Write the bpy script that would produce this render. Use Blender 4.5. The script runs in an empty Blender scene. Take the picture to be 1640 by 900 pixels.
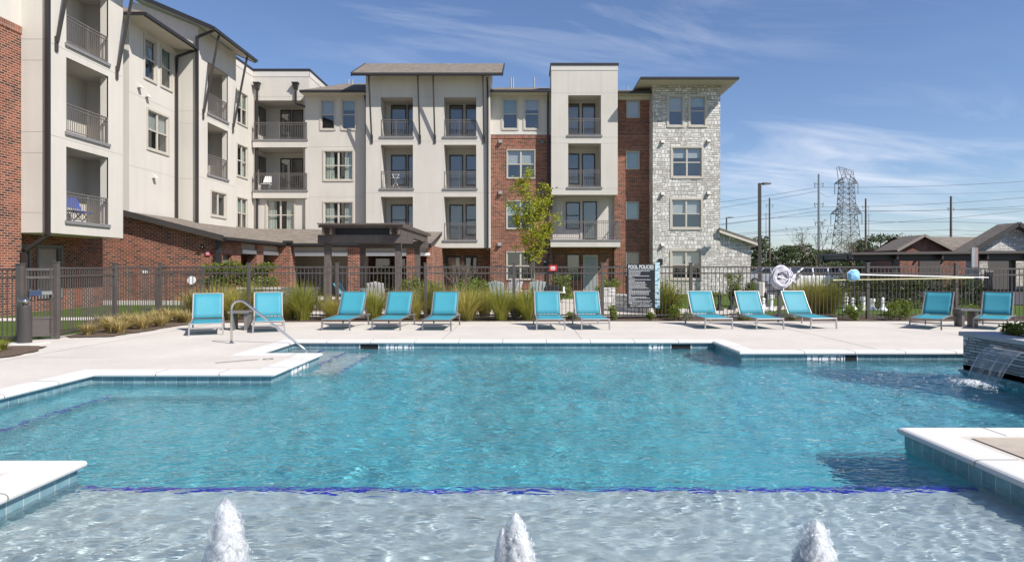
import bpy, math, random
from mathutils import Vector, Matrix
import numpy as np
rnd = random.Random(7)
SC = bpy.context.scene
R = math.radians
# ------------------------------------------------------------------ camera
EYE = 1.52
cam = bpy.data.cameras.new('camera'); cam_o = bpy.data.objects.new('camera', cam)
SC.collection.objects.link(cam_o); SC.camera = cam_o
cam_o.location = (0, 0, EYE); cam_o.rotation_euler = (R(90), 0, 0)
cam.sensor_width = 36; cam.lens = 36 * 1050 / 1640
cam.shift_x = -22 / 1640; cam.shift_y = -20 / 1640
cam.clip_start = 0.05; cam.clip_end = 5000
# ------------------------------------------------------------------ sky and sun
world = bpy.data.worlds.new('World'); SC.world = world; world.use_nodes = True
SUN_DIR = Vector((-.80, .60, -1.02))          # the way the light travels
sun = bpy.data.lights.new('sun', 'SUN'); sun.energy = 4.3; sun.angle = R(.5); sun.color = (1, .955, .90)
sun_o = bpy.data.objects.new('sun', sun); SC.collection.objects.link(sun_o)
sun_o.rotation_euler = SUN_DIR.to_track_quat('-Z', 'Y').to_euler()
sun_o.location = (20, -15, 30)
sun.cycles.is_caustics_light = True

CLOUD_SEED = 6.3
def world_nodes():
    nt = world.node_tree; N = nt.nodes; K = nt.links
    bg = N['Background']; bg.inputs[1].default_value = .074
    sky = N.new('ShaderNodeTexSky'); sky.sky_type = 'NISHITA'; sky.sun_disc = False
    sky.sun_elevation = math.asin(-SUN_DIR.normalized().z)
    sky.sun_rotation = math.atan2(-SUN_DIR.x, -SUN_DIR.y)
    sky.air_density = 1.0; sky.dust_density = .25; sky.ozone_density = 1.6
    tc = N.new('ShaderNodeTexCoord'); sep = N.new('ShaderNodeSeparateXYZ'); K.new(tc.outputs['Generated'], sep.inputs[0])
    def M(op, a, b=None, c=None):
        n = N.new('ShaderNodeMath'); n.operation = op
        for i, v in enumerate((a, b, c)):
            if v is None: continue
            if isinstance(v, (int, float)): n.inputs[i].default_value = v
            else: K.new(v, n.inputs[i])
        return n.outputs[0]
    zz = M('ADD', M('MAXIMUM', sep.outputs[2], 0.0), .10)
    u = M('DIVIDE', sep.outputs[0], zz); v = M('DIVIDE', sep.outputs[1], zz)
    # long thin cirrus streaks: noise stretched along one direction of the cloud layer
    ca, sa = math.cos(R(20)), math.sin(R(20))
    ur = M('ADD', M('MULTIPLY', u, ca), M('MULTIPLY', v, sa)); vr = M('SUBTRACT', M('MULTIPLY', v, ca), M('MULTIPLY', u, sa))
    cx = N.new('ShaderNodeCombineXYZ'); K.new(M('MULTIPLY', ur, .42), cx.inputs[0]); K.new(M('MULTIPLY', vr, 1.25), cx.inputs[1])
    cx.inputs[2].default_value = CLOUD_SEED * .37
    n1 = N.new('ShaderNodeTexNoise'); n1.inputs['Scale'].default_value = 1.7; n1.inputs['Detail'].default_value = 9
    n1.inputs['Roughness'].default_value = .6; n1.inputs['Distortion'].default_value = .9; K.new(cx.outputs[0], n1.inputs['Vector'])
    cb = N.new('ShaderNodeCombineXYZ'); K.new(M('MULTIPLY', u, .35), cb.inputs[0]); K.new(M('MULTIPLY', v, .35), cb.inputs[1]); cb.inputs[2].default_value = CLOUD_SEED
    n2 = N.new('ShaderNodeTexNoise'); n2.inputs['Scale'].default_value = 1.0; n2.inputs['Detail'].default_value = 3; K.new(cb.outputs[0], n2.inputs['Vector'])
    r1 = N.new('ShaderNodeMapRange'); r1.inputs[1].default_value = .49; r1.inputs[2].default_value = .80
    r2 = N.new('ShaderNodeMapRange'); r2.inputs[1].default_value = .38; r2.inputs[2].default_value = .62; K.new(n2.outputs[0], r2.inputs[0])
    du = M('DIVIDE', M('SUBTRACT', u, 1.9), 1.15); dv = M('DIVIDE', M('SUBTRACT', v, 3.9), 1.1)      # a bank of streaks low over the pylons
    low = M('EXPONENT', M('MULTIPLY', M('ADD', M('MULTIPLY', du, du), M('MULTIPLY', dv, dv)), -1.0))
    K.new(M('ADD', n1.outputs[0], M('MULTIPLY', low, .13)), r1.inputs[0])
    fac = M('MULTIPLY', M('MULTIPLY', r1.outputs[0], M('MAXIMUM', r2.outputs[0], low)), .72)
    mx = N.new('ShaderNodeMix'); mx.data_type = 'RGBA'; K.new(fac, mx.inputs[0])
    tint = N.new('ShaderNodeMix'); tint.data_type = 'RGBA'; tint.blend_type = 'MULTIPLY'; tint.inputs[0].default_value = 1
    K.new(sky.outputs[0], tint.inputs[6]); tint.inputs[7].default_value = (.93, 1.0, 1.20, 1); K.new(tint.outputs[2], mx.inputs[6])
    mx.inputs[7].default_value = (8.4, 8.8, 9.8, 1)
    K.new(mx.outputs[2], bg.inputs[0])
world_nodes()
SC.view_settings.view_transform = 'Standard'; SC.view_settings.look = 'None'
SC.view_settings.exposure = 0.58; SC.view_settings.gamma = 1; SC.view_settings.use_curve_mapping = False
SC.cycles.max_bounces = 10; SC.cycles.transparent_max_bounces = 24; SC.cycles.transmission_bounces = 6; SC.cycles.glossy_bounces = 4
SC.cycles.use_denoising = True; SC.cycles.sample_clamp_indirect = 6.0

# ------------------------------------------------------------------ survey helpers: a photo pixel at a known distance -> metres
F_PX, CX, HY = 1050.0, 842.0, 430.0
def sx(px, Y): return (px - CX) * Y / F_PX
def sz(py, Y): return EYE + (HY - py) * Y / F_PX
def sy(px, X): return X * F_PX / (px - CX)
def gy(py, z=0.0): return F_PX * (EYE - z) / (py - HY)

# ------------------------------------------------------------------ mesh builder
def root_loc(o):
    while o is not None and o.parent is not None: o = o.parent
    return Vector(o.location) if o is not None else Vector((0, 0, 0))

class MB:
    def __init__(s, T=None): s.v, s.f, s.m, s.T = [], [], [], T
    def add(s, vs, fs, mi=0):
        b = len(s.v)
        s.v += [s.T(*p) for p in vs] if s.T else [tuple(p) for p in vs]
        for f in fs: s.f.append(tuple(i + b for i in f)); s.m.append(mi)
    def quad(s, a, b, c, d, mi=0): s.add([a, b, c, d], [(0, 1, 2, 3)], mi)
    def box(s, x0, x1, y0, y1, z0, z1, mi=0):
        s.add([(x0,y0,z0),(x1,y0,z0),(x1,y1,z0),(x0,y1,z0),(x0,y0,z1),(x1,y0,z1),(x1,y1,z1),(x0,y1,z1)],
              [(0,3,2,1),(4,5,6,7),(0,1,5,4),(1,2,6,5),(2,3,7,6),(3,0,4,7)], mi)
    def beam(s, p, q, w, h, mi=0, up=(0,0,1)):
        if s.T: p = s.T(*p); q = s.T(*q)
        T, s.T = s.T, None
        p, q = Vector(p), Vector(q); d = (q - p).normalized(); u = Vector(up)
        if abs(d.dot(u)) > .99: u = Vector((0, 1, 0))
        a = d.cross(u).normalized() * w / 2; b = a.cross(d).normalized() * h / 2
        vs = [p-a-b, p+a-b, p+a+b, p-a+b, q-a-b, q+a-b, q+a+b, q-a+b]
        s.add(vs, [(0,3,2,1),(4,5,6,7),(0,1,5,4),(1,2,6,5),(2,3,7,6),(3,0,4,7)], mi)
        s.T = T
    def tube(s, pts, r, mi=0, seg=8, r2=None, cap=True):
        pts = [Vector(s.T(*p)) if s.T else Vector(p) for p in pts]; T, s.T = s.T, None
        n = len(pts); vs = []; prev = None
        for i, p in enumerate(pts):
            d = (pts[min(i+1, n-1)] - pts[max(i-1, 0)]).normalized()
            if prev is None:
                u = Vector((0,0,1)) if abs(d.z) < .9 else Vector((1,0,0))
                a = d.cross(u).normalized()
            else:
                a = (prev - d * prev.dot(d)).normalized()
            prev = a; b = d.cross(a)
            rr = r[i] if isinstance(r, (list, tuple)) else (r if r2 is None else r + (r2 - r) * i / (n-1))
            for k in range(seg):
                t = 2*math.pi*k/seg; vs.append(p + a*math.cos(t)*rr + b*math.sin(t)*rr)
        fs = [(i*seg+k, i*seg+(k+1)%seg, (i+1)*seg+(k+1)%seg, (i+1)*seg+k) for i in range(n-1) for k in range(seg)]
        if cap: fs += [tuple(range(seg-1, -1, -1)), tuple((n-1)*seg + k for k in range(seg))]
        s.add(vs, fs, mi); s.T = T
    def lathe(s, prof, c=(0,0,0), seg=16, mi=0):
        vs = []; n = len(prof)
        for r, z in prof:
            for k in range(seg):
                t = 2*math.pi*k/seg; vs.append((c[0]+r*math.cos(t), c[1]+r*math.sin(t), c[2]+z))
        fs = [(i*seg+k, i*seg+(k+1)%seg, (i+1)*seg+(k+1)%seg, (i+1)*seg+k) for i in range(n-1) for k in range(seg)]
        fs += [tuple(range(seg-1, -1, -1)), tuple((n-1)*seg + k for k in range(seg))]
        s.add(vs, fs, mi)
    def prism(s, poly, a0, a1, axis='z', mi=0):
        n = len(poly)
        def P(p, t): return {'z': (p[0], p[1], t), 'y': (p[0], t, p[1]), 'x': (t, p[0], p[1])}[axis]
        vs = [P(p, a0) for p in poly] + [P(p, a1) for p in poly]
        fs = [tuple(range(n-1, -1, -1)), tuple(range(n, 2*n))] + [(i, (i+1) % n, n+(i+1) % n, n+i) for i in range(n)]
        s.add(vs, fs, mi)
    def hexa(s, lo, hi, mi=0):     # 4 lower + 4 upper corners
        s.add(list(lo) + list(hi), [(0,3,2,1),(4,5,6,7),(0,1,5,4),(1,2,6,5),(2,3,7,6),(3,0,4,7)], mi)
    def build(s, name, mats, parent=None, smooth=False, bevel=0, recalc=True):
        me = bpy.data.meshes.new(name); off = root_loc(parent)
        me.from_pydata([(p[0]-off.x, p[1]-off.y, p[2]-off.z) for p in s.v], [], s.f)
        for m in (mats if isinstance(mats, (list, tuple)) else [mats]): me.materials.append(m)
        if len(me.materials) > 1: me.polygons.foreach_set('material_index', s.m)
        if recalc and len(s.f) < 20000:
            import bmesh
            bm = bmesh.new(); bm.from_mesh(me); bmesh.ops.recalc_face_normals(bm, faces=bm.faces); bm.to_mesh(me); bm.free()
        if smooth: me.shade_smooth()
        me.update()
        o = bpy.data.objects.new(name, me); SC.collection.objects.link(o)
        if parent is not None: o.parent = parent
        if bevel:
            b = o.modifiers.new('bevel', 'BEVEL'); b.width = bevel; b.segments = 2; b.limit_method = 'ANGLE'; b.angle_limit = R(40)
        return o

def tag(o, label=None, cat=None, group=None, kind=None):
    if label: o['label'] = label
    if cat: o['category'] = cat
    if group: o['group'] = group
    if kind: o['kind'] = kind
    return o
def thing(name, label, cat, loc=(0,0,0), rz=0, group=None):
    o = bpy.data.objects.new(name, None); SC.collection.objects.link(o)
    o.empty_display_size = .2; o.location = loc; o.rotation_euler = (0, 0, rz)
    return tag(o, label, cat, group)
def kids(o): return [c for c in SC.collection.objects if c.parent == o]
def copy_tree(o, parent=None):
    c = o.copy(); SC.collection.objects.link(c); c.parent = parent
    for k in kids(o): copy_tree(k, c)
    return c
def copy_thing(o, loc, rz=0, label=None, scale=None):
    c = copy_tree(o); c.location = loc; c.rotation_euler = (0, 0, rz)
    if label: c['label'] = label
    if scale is not None: c.scale = (scale,)*3 if isinstance(scale, (int, float)) else scale
    return c
# ------------------------------------------------------------------ materials
WATER_BUMP = .027
class NT:
    def __init__(s, name):
        s.m = bpy.data.materials.new(name); s.m.use_nodes = True; s.nt = s.m.node_tree
        s.b = s.nt.nodes['Principled BSDF']; s.out = s.nt.nodes['Material Output']
    def n(s, t, **kw):
        x = s.nt.nodes.new(t)
        for k, v in kw.items():
            if k in x.inputs: x.inputs[k].default_value = v
            else: setattr(x, k, v)
        return x
    def l(s, a, b): s.nt.links.new(a, b)
    def math(s, op, a, b=None):
        x = s.n('ShaderNodeMath', operation=op)
        for i, v in enumerate((a, b)):
            if v is None: continue
            if isinstance(v, (int, float)): x.inputs[i].default_value = v
            else: s.l(v, x.inputs[i])
        return x.outputs[0]
    def coord(s): return s.n('ShaderNodeTexCoord').outputs['Object']
    def noise(s, scale, vec=None, detail=4, rough=.55, dist=0):
        x = s.n('ShaderNodeTexNoise'); x.inputs['Scale'].default_value = scale; x.inputs['Detail'].default_value = detail
        x.inputs['Roughness'].default_value = rough; x.inputs['Distortion'].default_value = dist
        s.l(vec if vec is not None else s.coord(), x.inputs['Vector']); return x
    def ramp(s, fac, stops):
        x = s.n('ShaderNodeValToRGB'); e = x.color_ramp.elements
        while len(e) < len(stops): e.new(.5)
        for i, (p, c) in enumerate(stops): e[i].position = p; e[i].color = (*c, 1)
        s.l(fac, x.inputs[0]); return x.outputs[0]
    def mix(s, fac, a, b, mode='MIX'):
        x = s.n('ShaderNodeMix', data_type='RGBA', blend_type=mode)
        for i, v in ((0, fac), (6, a), (7, b)):
            if isinstance(v, (int, float)): x.inputs[i].default_value = v
            elif isinstance(v, tuple): x.inputs[i].default_value = (*v, 1)
            else: s.l(v, x.inputs[i])
        return x.outputs[2]
    def bump(s, h, strength=.3, dist=.01):
        x = s.n('ShaderNodeBump'); x.inputs['Strength'].default_value = strength; x.inputs['Distance'].default_value = dist
        s.l(h, x.inputs['Height']); s.l(x.outputs[0], s.b.inputs['Normal'])
    def wallvec(s, du=0):        # (x + y, z): one running length for walls along either axis
        sp = s.n('ShaderNodeSeparateXYZ'); s.l(s.coord(), sp.inputs[0])
        c = s.n('ShaderNodeCombineXYZ'); s.l(s.math('ADD', s.math('ADD', sp.outputs[0], sp.outputs[1]), du), c.inputs[0]); s.l(sp.outputs[2], c.inputs[1])
        return c.outputs[0]

def plain(name, c, rough=.6, metal=0, var=.0, vscale=3, bump=0, bscale=60, spec=None, bdist=.004):
    t = NT(name); t.b.inputs['Roughness'].default_value = rough; t.b.inputs['Metallic'].default_value = metal
    t.b.inputs['Base Color'].default_value = (*c, 1)
    if spec is not None: t.b.inputs['Specular IOR Level'].default_value = spec
    if var:
        nz = t.noise(vscale, detail=6)
        t.l(t.ramp(nz.outputs[0], [(.28, tuple(x*(1-var) for x in c)), (.72, tuple(min(1, x*(1+var)) for x in c))]), t.b.inputs['Base Color'])
    if bump: t.bump(t.noise(bscale, detail=3).outputs[0], bump, bdist)
    return t.m

def streaked(name, c, rough=.85, var=.07):
    """stucco: fine grain, broad mottling and faint vertical rain streaks"""
    t = NT(name); t.b.inputs['Roughness'].default_value = rough; t.b.inputs['Specular IOR Level'].default_value = .2
    mp = t.n('ShaderNodeMapping'); mp.inputs['Scale'].default_value = (2.2, 2.2, .18); t.l(t.coord(), mp.inputs['Vector'])
    st = t.noise(1.6, mp.outputs[0], 5); big = t.noise(.55, None, 5)
    f = t.math('ADD', t.math('MULTIPLY', st.outputs[0], .45), t.math('MULTIPLY', big.outputs[0], .55))
    t.l(t.ramp(f, [(.34, tuple(x*(1-var) for x in c)), (.64, tuple(min(1, x*(1+var*.6)) for x in c))]), t.b.inputs['Base Color'])
    t.bump(t.noise(45, None, 3).outputs[0], .35, .006)
    return t.m

def brick(name, c1, c2, mortar, w=.205, h=.072, vertical=False, gap=.011, bs=.5):
    t = NT(name); t.b.inputs['Roughness'].default_value = .85; t.b.inputs['Specular IOR Level'].default_value = .15
    vec = t.wallvec()
    b = t.n('ShaderNodeTexBrick', offset=0.5 if not vertical else 0.0)
    b.inputs['Scale'].default_value = 1; b.inputs['Mortar Size'].default_value = gap; b.inputs['Mortar Smooth'].default_value = .1
    b.inputs['Brick Width'].default_value = h if vertical else w; b.inputs['Row Height'].default_value = w if vertical else h
    b.inputs['Color1'].default_value = (0, 0, 0, 1); b.inputs['Color2'].default_value = (1, 1, 1, 1); b.inputs['Mortar'].default_value = (.5, .5, .5, 1)
    t.l(vec, b.inputs['Vector']); hi = tuple(x*1.45 for x in c1)
    body = t.ramp(b.outputs[0], [(.05, c2), (.22, tuple((p+q)/2 for p, q in zip(c1, c2))), (.55, c1), (.95, hi)]); colr = t.mix(b.outputs[1], body, mortar)
    nz = t.noise(1.3, None, 6); k = t.ramp(nz.outputs[0], [(.3, (.8, .8, .8)), (.7, (1.15, 1.12, 1.1))])
    t.l(t.mix(1.0, colr, k, 'MULTIPLY'), t.b.inputs['Base Color'])
    t.bump(t.math('ADD', t.math('MULTIPLY', b.outputs[1], -1), t.math('MULTIPLY', t.noise(70, None, 3).outputs[0], .3)), bs, .008)
    return t.m

def chopped_stone(name, lo, mid, hi, mortar, w=.42, h=.17, bs=.9):
    t = NT(name); t.b.inputs['Roughness'].default_value = .9; t.b.inputs['Specular IOR Level'].default_value = .15
    vec = t.wallvec(); nz = t.noise(2.6, vec, 2)
    v2 = t.n('ShaderNodeVectorMath', operation='MULTIPLY_ADD'); t.l(nz.outputs[1], v2.inputs[0]); v2.inputs[1].default_value = (.14, min(.10, h*.35), 0); t.l(vec, v2.inputs[2])
    fac = []
    for (ww, hh, off, sq) in ((w, h, .43, 1.7), (w*.63, h*1.9, .3, 1.0)):
        b = t.n('ShaderNodeTexBrick', offset=off, squash=sq, squash_frequency=3, offset_frequency=2); b.inputs['Scale'].default_value = 1
        b.inputs['Mortar Size'].default_value = .014; b.inputs['Mortar Smooth'].default_value = .35; b.inputs['Brick Width'].default_value = ww; b.inputs['Row Height'].default_value = hh
        b.inputs['Color1'].default_value = (0, 0, 0, 1); b.inputs['Color2'].default_value = (1, 1, 1, 1); b.inputs['Mortar'].default_value = (.5, .5, .5, 1)
        t.l(v2.outputs[0], b.inputs['Vector']); fac.append(b)
    sel = t.math('GREATER_THAN', t.noise(1.15, vec, 1).outputs[0], .5)
    rndv = t.mix(sel, fac[0].outputs[0], fac[1].outputs[0]); mort = t.mix(sel, fac[0].outputs[1], fac[1].outputs[1])
    base = t.ramp(t.math('ADD', t.math('MULTIPLY', rndv, .6), t.math('MULTIPLY', t.noise(9, vec, 5).outputs[0], .4)), [(.2, lo), (.5, mid), (.8, hi)])
    t.l(t.mix(mort, base, mortar), t.b.inputs['Base Color'])
    hgt = t.math('ADD', t.math('SUBTRACT', t.math('MULTIPLY', rndv, .6), t.math('MULTIPLY', mort, 1.4)), t.math('MULTIPLY', t.noise(14, vec, 5).outputs[0], .8))
    t.bump(hgt, bs, .04)
    return t.m

def shingles(name, c):
    t = NT(name); t.b.inputs['Roughness'].default_value = .92; t.b.inputs['Specular IOR Level'].default_value = .1
    sp = t.n('ShaderNodeSeparateXYZ'); t.l(t.coord(), sp.inputs[0]); cb = t.n('ShaderNodeCombineXYZ')
    t.l(t.math('ADD', sp.outputs[0], sp.outputs[1]), cb.inputs[0]); t.l(t.math('MULTIPLY', sp.outputs[2], 2.2), cb.inputs[1])
    b = t.n('ShaderNodeTexBrick', offset=.37); b.inputs['Scale'].default_value = 1; b.inputs['Brick Width'].default_value = .3; b.inputs['Row Height'].default_value = .13
    b.inputs['Mortar Size'].default_value = .006; b.inputs['Color1'].default_value = (*[x*.72 for x in c], 1); b.inputs['Color2'].default_value = (*[x*1.3 for x in c], 1); b.inputs['Mortar'].default_value = (*[x*.5 for x in c], 1)
    t.l(cb.outputs[0], b.inputs['Vector'])
    t.l(t.mix(.5, b.outputs[0], t.ramp(t.noise(5, None, 6).outputs[0], [(.3, tuple(x*.7 for x in c)), (.7, tuple(x*1.3 for x in c))])), t.b.inputs['Base Color'])
    t.bump(t.math('ADD', t.math('MULTIPLY', b.outputs[1], -1), t.noise(80).outputs[0]), .4, .008)
    return t.m

def foliage(name, stops, trans=.35, rough=.55):
    t = NT(name); t.nt.nodes.remove(t.b)
    g = t.n('ShaderNodeNewGeometry'); nz = t.noise(2.2, None, 2)
    f = t.math('ADD', t.math('MULTIPLY', g.outputs['Random Per Island'], .6), t.math('MULTIPLY', nz.outputs[0], .4))
    col = t.ramp(f, stops)
    p = t.n('ShaderNodeBsdfPrincipled'); p.inputs['Roughness'].default_value = rough; p.inputs['Specular IOR Level'].default_value = .3; t.l(col, p.inputs['Base Color'])
    tr = t.n('ShaderNodeBsdfTranslucent'); t.l(t.mix(.35, col, (.30, .34, .03)), tr.inputs['Color'])
    m = t.n('ShaderNodeMixShader'); m.inputs[0].default_value = trans; t.l(p.outputs[0], m.inputs[1]); t.l(tr.outputs[0], m.inputs[2]); t.l(m.outputs[0], t.out.inputs[0])
    return t.m

def schlick(t, f0):
    """the same mirror share from either side of a thin pane"""
    lw = t.n('ShaderNodeLayerWeight'); lw.inputs['Blend'].default_value = .5
    return t.math('ADD', f0, t.math('MULTIPLY', t.math('POWER', lw.outputs['Facing'], 5.0), 1-f0))

def window_glass(name, ior=1.9, tint=(.72, .77, .78)):
    t = NT(name); t.nt.nodes.remove(t.b)
    f0 = ((ior-1)/(ior+1))**2*1.15
    bm = t.n('ShaderNodeBump'); bm.inputs['Strength'].default_value = .05; bm.inputs['Distance'].default_value = .02; t.l(t.noise(.9, None, 1).outputs[0], bm.inputs['Height'])
    gl = t.n('ShaderNodeBsdfGlossy'); gl.inputs['Roughness'].default_value = .015; t.l(bm.outputs[0], gl.inputs['Normal'])
    tr = t.n('ShaderNodeBsdfTransparent'); tr.inputs['Color'].default_value = (*tint, 1)
    m = t.n('ShaderNodeMixShader'); t.l(schlick(t, f0), m.inputs[0]); t.l(tr.outputs[0], m.inputs[1]); t.l(gl.outputs[0], m.inputs[2]); t.l(m.outputs[0], t.out.inputs[0])
    return t.m

def pool_tile(name):
    t = NT(name); t.b.inputs['Roughness'].default_value = .15
    b = t.n('ShaderNodeTexBrick', offset=0.0); b.inputs['Scale'].default_value = 1; b.inputs['Brick Width'].default_value = .154; b.inputs['Row Height'].default_value = .154
    b.inputs['Mortar Size'].default_value = .004; b.inputs['Color1'].default_value = (.10, .20, .24, 1); b.inputs['Color2'].default_value = (.20, .33, .36, 1); b.inputs['Mortar'].default_value = (.55, .55, .5, 1)
    v = t.n('ShaderNodeVectorMath', operation='ADD'); t.l(t.wallvec(), v.inputs[0]); v.inputs[1].default_value = (0, .055, 0); t.l(v.outputs[0], b.inputs['Vector'])
    t.l(t.mix(.35, b.outputs[0], t.ramp(t.noise(11, None, 5).outputs[0], [(.3, (.07, .15, .2)), (.7, (.30, .40, .40))])), t.b.inputs['Base Color'])
    return t.m

def concrete(name, c, stain=.08):
    t = NT(name); t.b.inputs['Roughness'].default_value = .85; t.b.inputs['Specular IOR Level'].default_value = .2
    a = t.noise(.7, None, 7, .6); b = t.noise(9, None, 5); g = t.noise(160, None, 2)
    f = t.math('ADD', t.math('ADD', t.math('MULTIPLY', a.outputs[0], .5), t.math('MULTIPLY', b.outputs[0], .25)), t.math('MULTIPLY', g.outputs[0], .25))
    t.l(t.ramp(f, [(.36, tuple(x*(1-stain) for x in c)), (.60, tuple(min(1, x*(1+stain*.6)) for x in c))]), t.b.inputs['Base Color'])
    t.bump(g.outputs[0], .25, .003)
    return t.m

def grassy(name, stops, scale=3):
    t = NT(name); t.b.inputs['Roughness'].default_value = .9; t.b.inputs['Specular IOR Level'].default_value = .1
    f = t.math('ADD', t.math('MULTIPLY', t.noise(scale, None, 6).outputs[0], .5), t.math('MULTIPLY', t.noise(scale*22, None, 3).outputs[0], .5))
    t.l(t.ramp(f, stops), t.b.inputs['Base Color']); t.bump(t.noise(90, None, 3).outputs[0], .9, .03)
    return t.m

def foam(name, dens=.8):
    t = NT(name); t.nt.nodes.remove(t.b)
    p = t.n('ShaderNodeBsdfPrincipled'); p.inputs['Base Color'].default_value = (.95, .96, .97, 1); p.inputs['Roughness'].default_value = .35
    p.inputs['Subsurface Weight'].default_value = 0
    tl = t.n('ShaderNodeBsdfTranslucent'); tl.inputs['Color'].default_value = (.97, .98, .99, 1)
    m0 = t.n('ShaderNodeMixShader'); m0.inputs[0].default_value = .6; t.l(p.outputs[0], m0.inputs[1]); t.l(tl.outputs[0], m0.inputs[2])
    tr = t.n('ShaderNodeBsdfTransparent'); m = t.n('ShaderNodeMixShader')
    mp = t.n('ShaderNodeMapping'); mp.inputs['Scale'].default_value = (1, 1, .55); t.l(t.coord(), mp.inputs['Vector']); nz = t.noise(42, mp.outputs[0], 6, .7); f = t.n('ShaderNodeMapRange'); f.inputs[1].default_value = .32; f.inputs[2].default_value = .58; f.inputs[3].default_value = max(0, dens-.55); f.inputs[4].default_value = min(1, dens+.2); t.l(nz.outputs[0], f.inputs[0])
    t.l(f.outputs[0], m.inputs[0]); t.l(tr.outputs[0], m.inputs[1]); t.l(m0.outputs[0], m.inputs[2]); t.l(m.outputs[0], t.out.inputs[0])
    return t.m

def falling(name):
    t = NT(name); t.nt.nodes.remove(t.b)
    mp = t.n('ShaderNodeMapping'); mp.inputs['Scale'].default_value = (.5, 70, .5); t.l(t.coord(), mp.inputs['Vector'])
    nz = t.noise(1.6, mp.outputs[0], 4, .6)
    f = t.n('ShaderNodeMapRange'); f.inputs[1].default_value = .45; f.inputs[2].default_value = .72; f.inputs[3].default_value = .13; f.inputs[4].default_value = .68; t.l(nz.outputs[0], f.inputs[0])
    d = t.n('ShaderNodeBsdfTranslucent'); d.inputs['Color'].default_value = (.93, .95, .95, 1); d2 = t.n('ShaderNodeBsdfDiffuse'); d2.inputs['Color'].default_value = (.8, .85, .9, 1)
    md = t.n('ShaderNodeMixShader'); t.l(d.outputs[0], md.inputs[1]); t.l(d2.outputs[0], md.inputs[2])
    tr = t.n('ShaderNodeBsdfTransparent'); tr.inputs['Color'].default_value = (.95, .97, .98, 1); gl = t.n('ShaderNodeBsdfGlossy'); gl.inputs['Roughness'].default_value = .08
    m1 = t.n('ShaderNodeMixShader'); t.l(schlick(t, .03), m1.inputs[0]); t.l(tr.outputs[0], m1.inputs[1]); t.l(gl.outputs[0], m1.inputs[2])
    m2 = t.n('ShaderNodeMixShader'); t.l(f.outputs[0], m2.inputs[0]); t.l(m1.outputs[0], m2.inputs[1]); t.l(md.outputs[0], m2.inputs[2]); t.l(m2.outputs[0], t.out.inputs[0])
    return t.m

def water(name):
    t = NT(name); t.nt.nodes.remove(t.b)
    g = t.n('ShaderNodeBsdfGlass'); g.inputs['IOR'].default_value = 1.33; g.inputs['Roughness'].default_value = 0; g.inputs['Color'].default_value = (.97, .99, 1, 1)
    mp = t.n('ShaderNodeMapping'); mp.inputs['Rotation'].default_value = (0, 0, R(18)); mp.inputs['Scale'].default_value = (1, 2.1, 1); t.l(t.coord(), mp.inputs['Vector'])
    a = t.noise(4.6, mp.outputs[0], 2, .45, .6); b = t.noise(11, mp.outputs[0], 1, .5, .3)
    bm = t.n('ShaderNodeBump'); bm.inputs['Strength'].default_value = 1.0; bm.inputs['Distance'].default_value = WATER_BUMP
    t.l(t.math('ADD', a.outputs[0], t.math('MULTIPLY', b.outputs[0], .28)), bm.inputs['Height']); t.l(bm.outputs[0], g.inputs['Normal'])
    t.l(g.outputs[0], t.out.inputs[0]); return t.m

def sling(name, c):
    t = NT(name); t.nt.nodes.remove(t.b)
    nz = t.noise(2.4, None, 3); w = t.noise(120, None, 2)
    col = t.ramp(t.math('ADD', t.math('MULTIPLY', nz.outputs[0], .7), t.math('MULTIPLY', w.outputs[0], .3)), [(.2, tuple(x*.86 for x in c)), (.8, tuple(x*1.1 for x in c))])
    p = t.n('ShaderNodeBsdfPrincipled'); p.inputs['Roughness'].default_value = .6; t.l(col, p.inputs['Base Color'])
    tl = t.n('ShaderNodeBsdfTranslucent'); t.l(col, tl.inputs['Color'])
    m = t.n('ShaderNodeMixShader'); m.inputs[0].default_value = .2; t.l(p.outputs[0], m.inputs[1]); t.l(tl.outputs[0], m.inputs[2]); t.l(m.outputs[0], t.out.inputs[0]); return t.m

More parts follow.
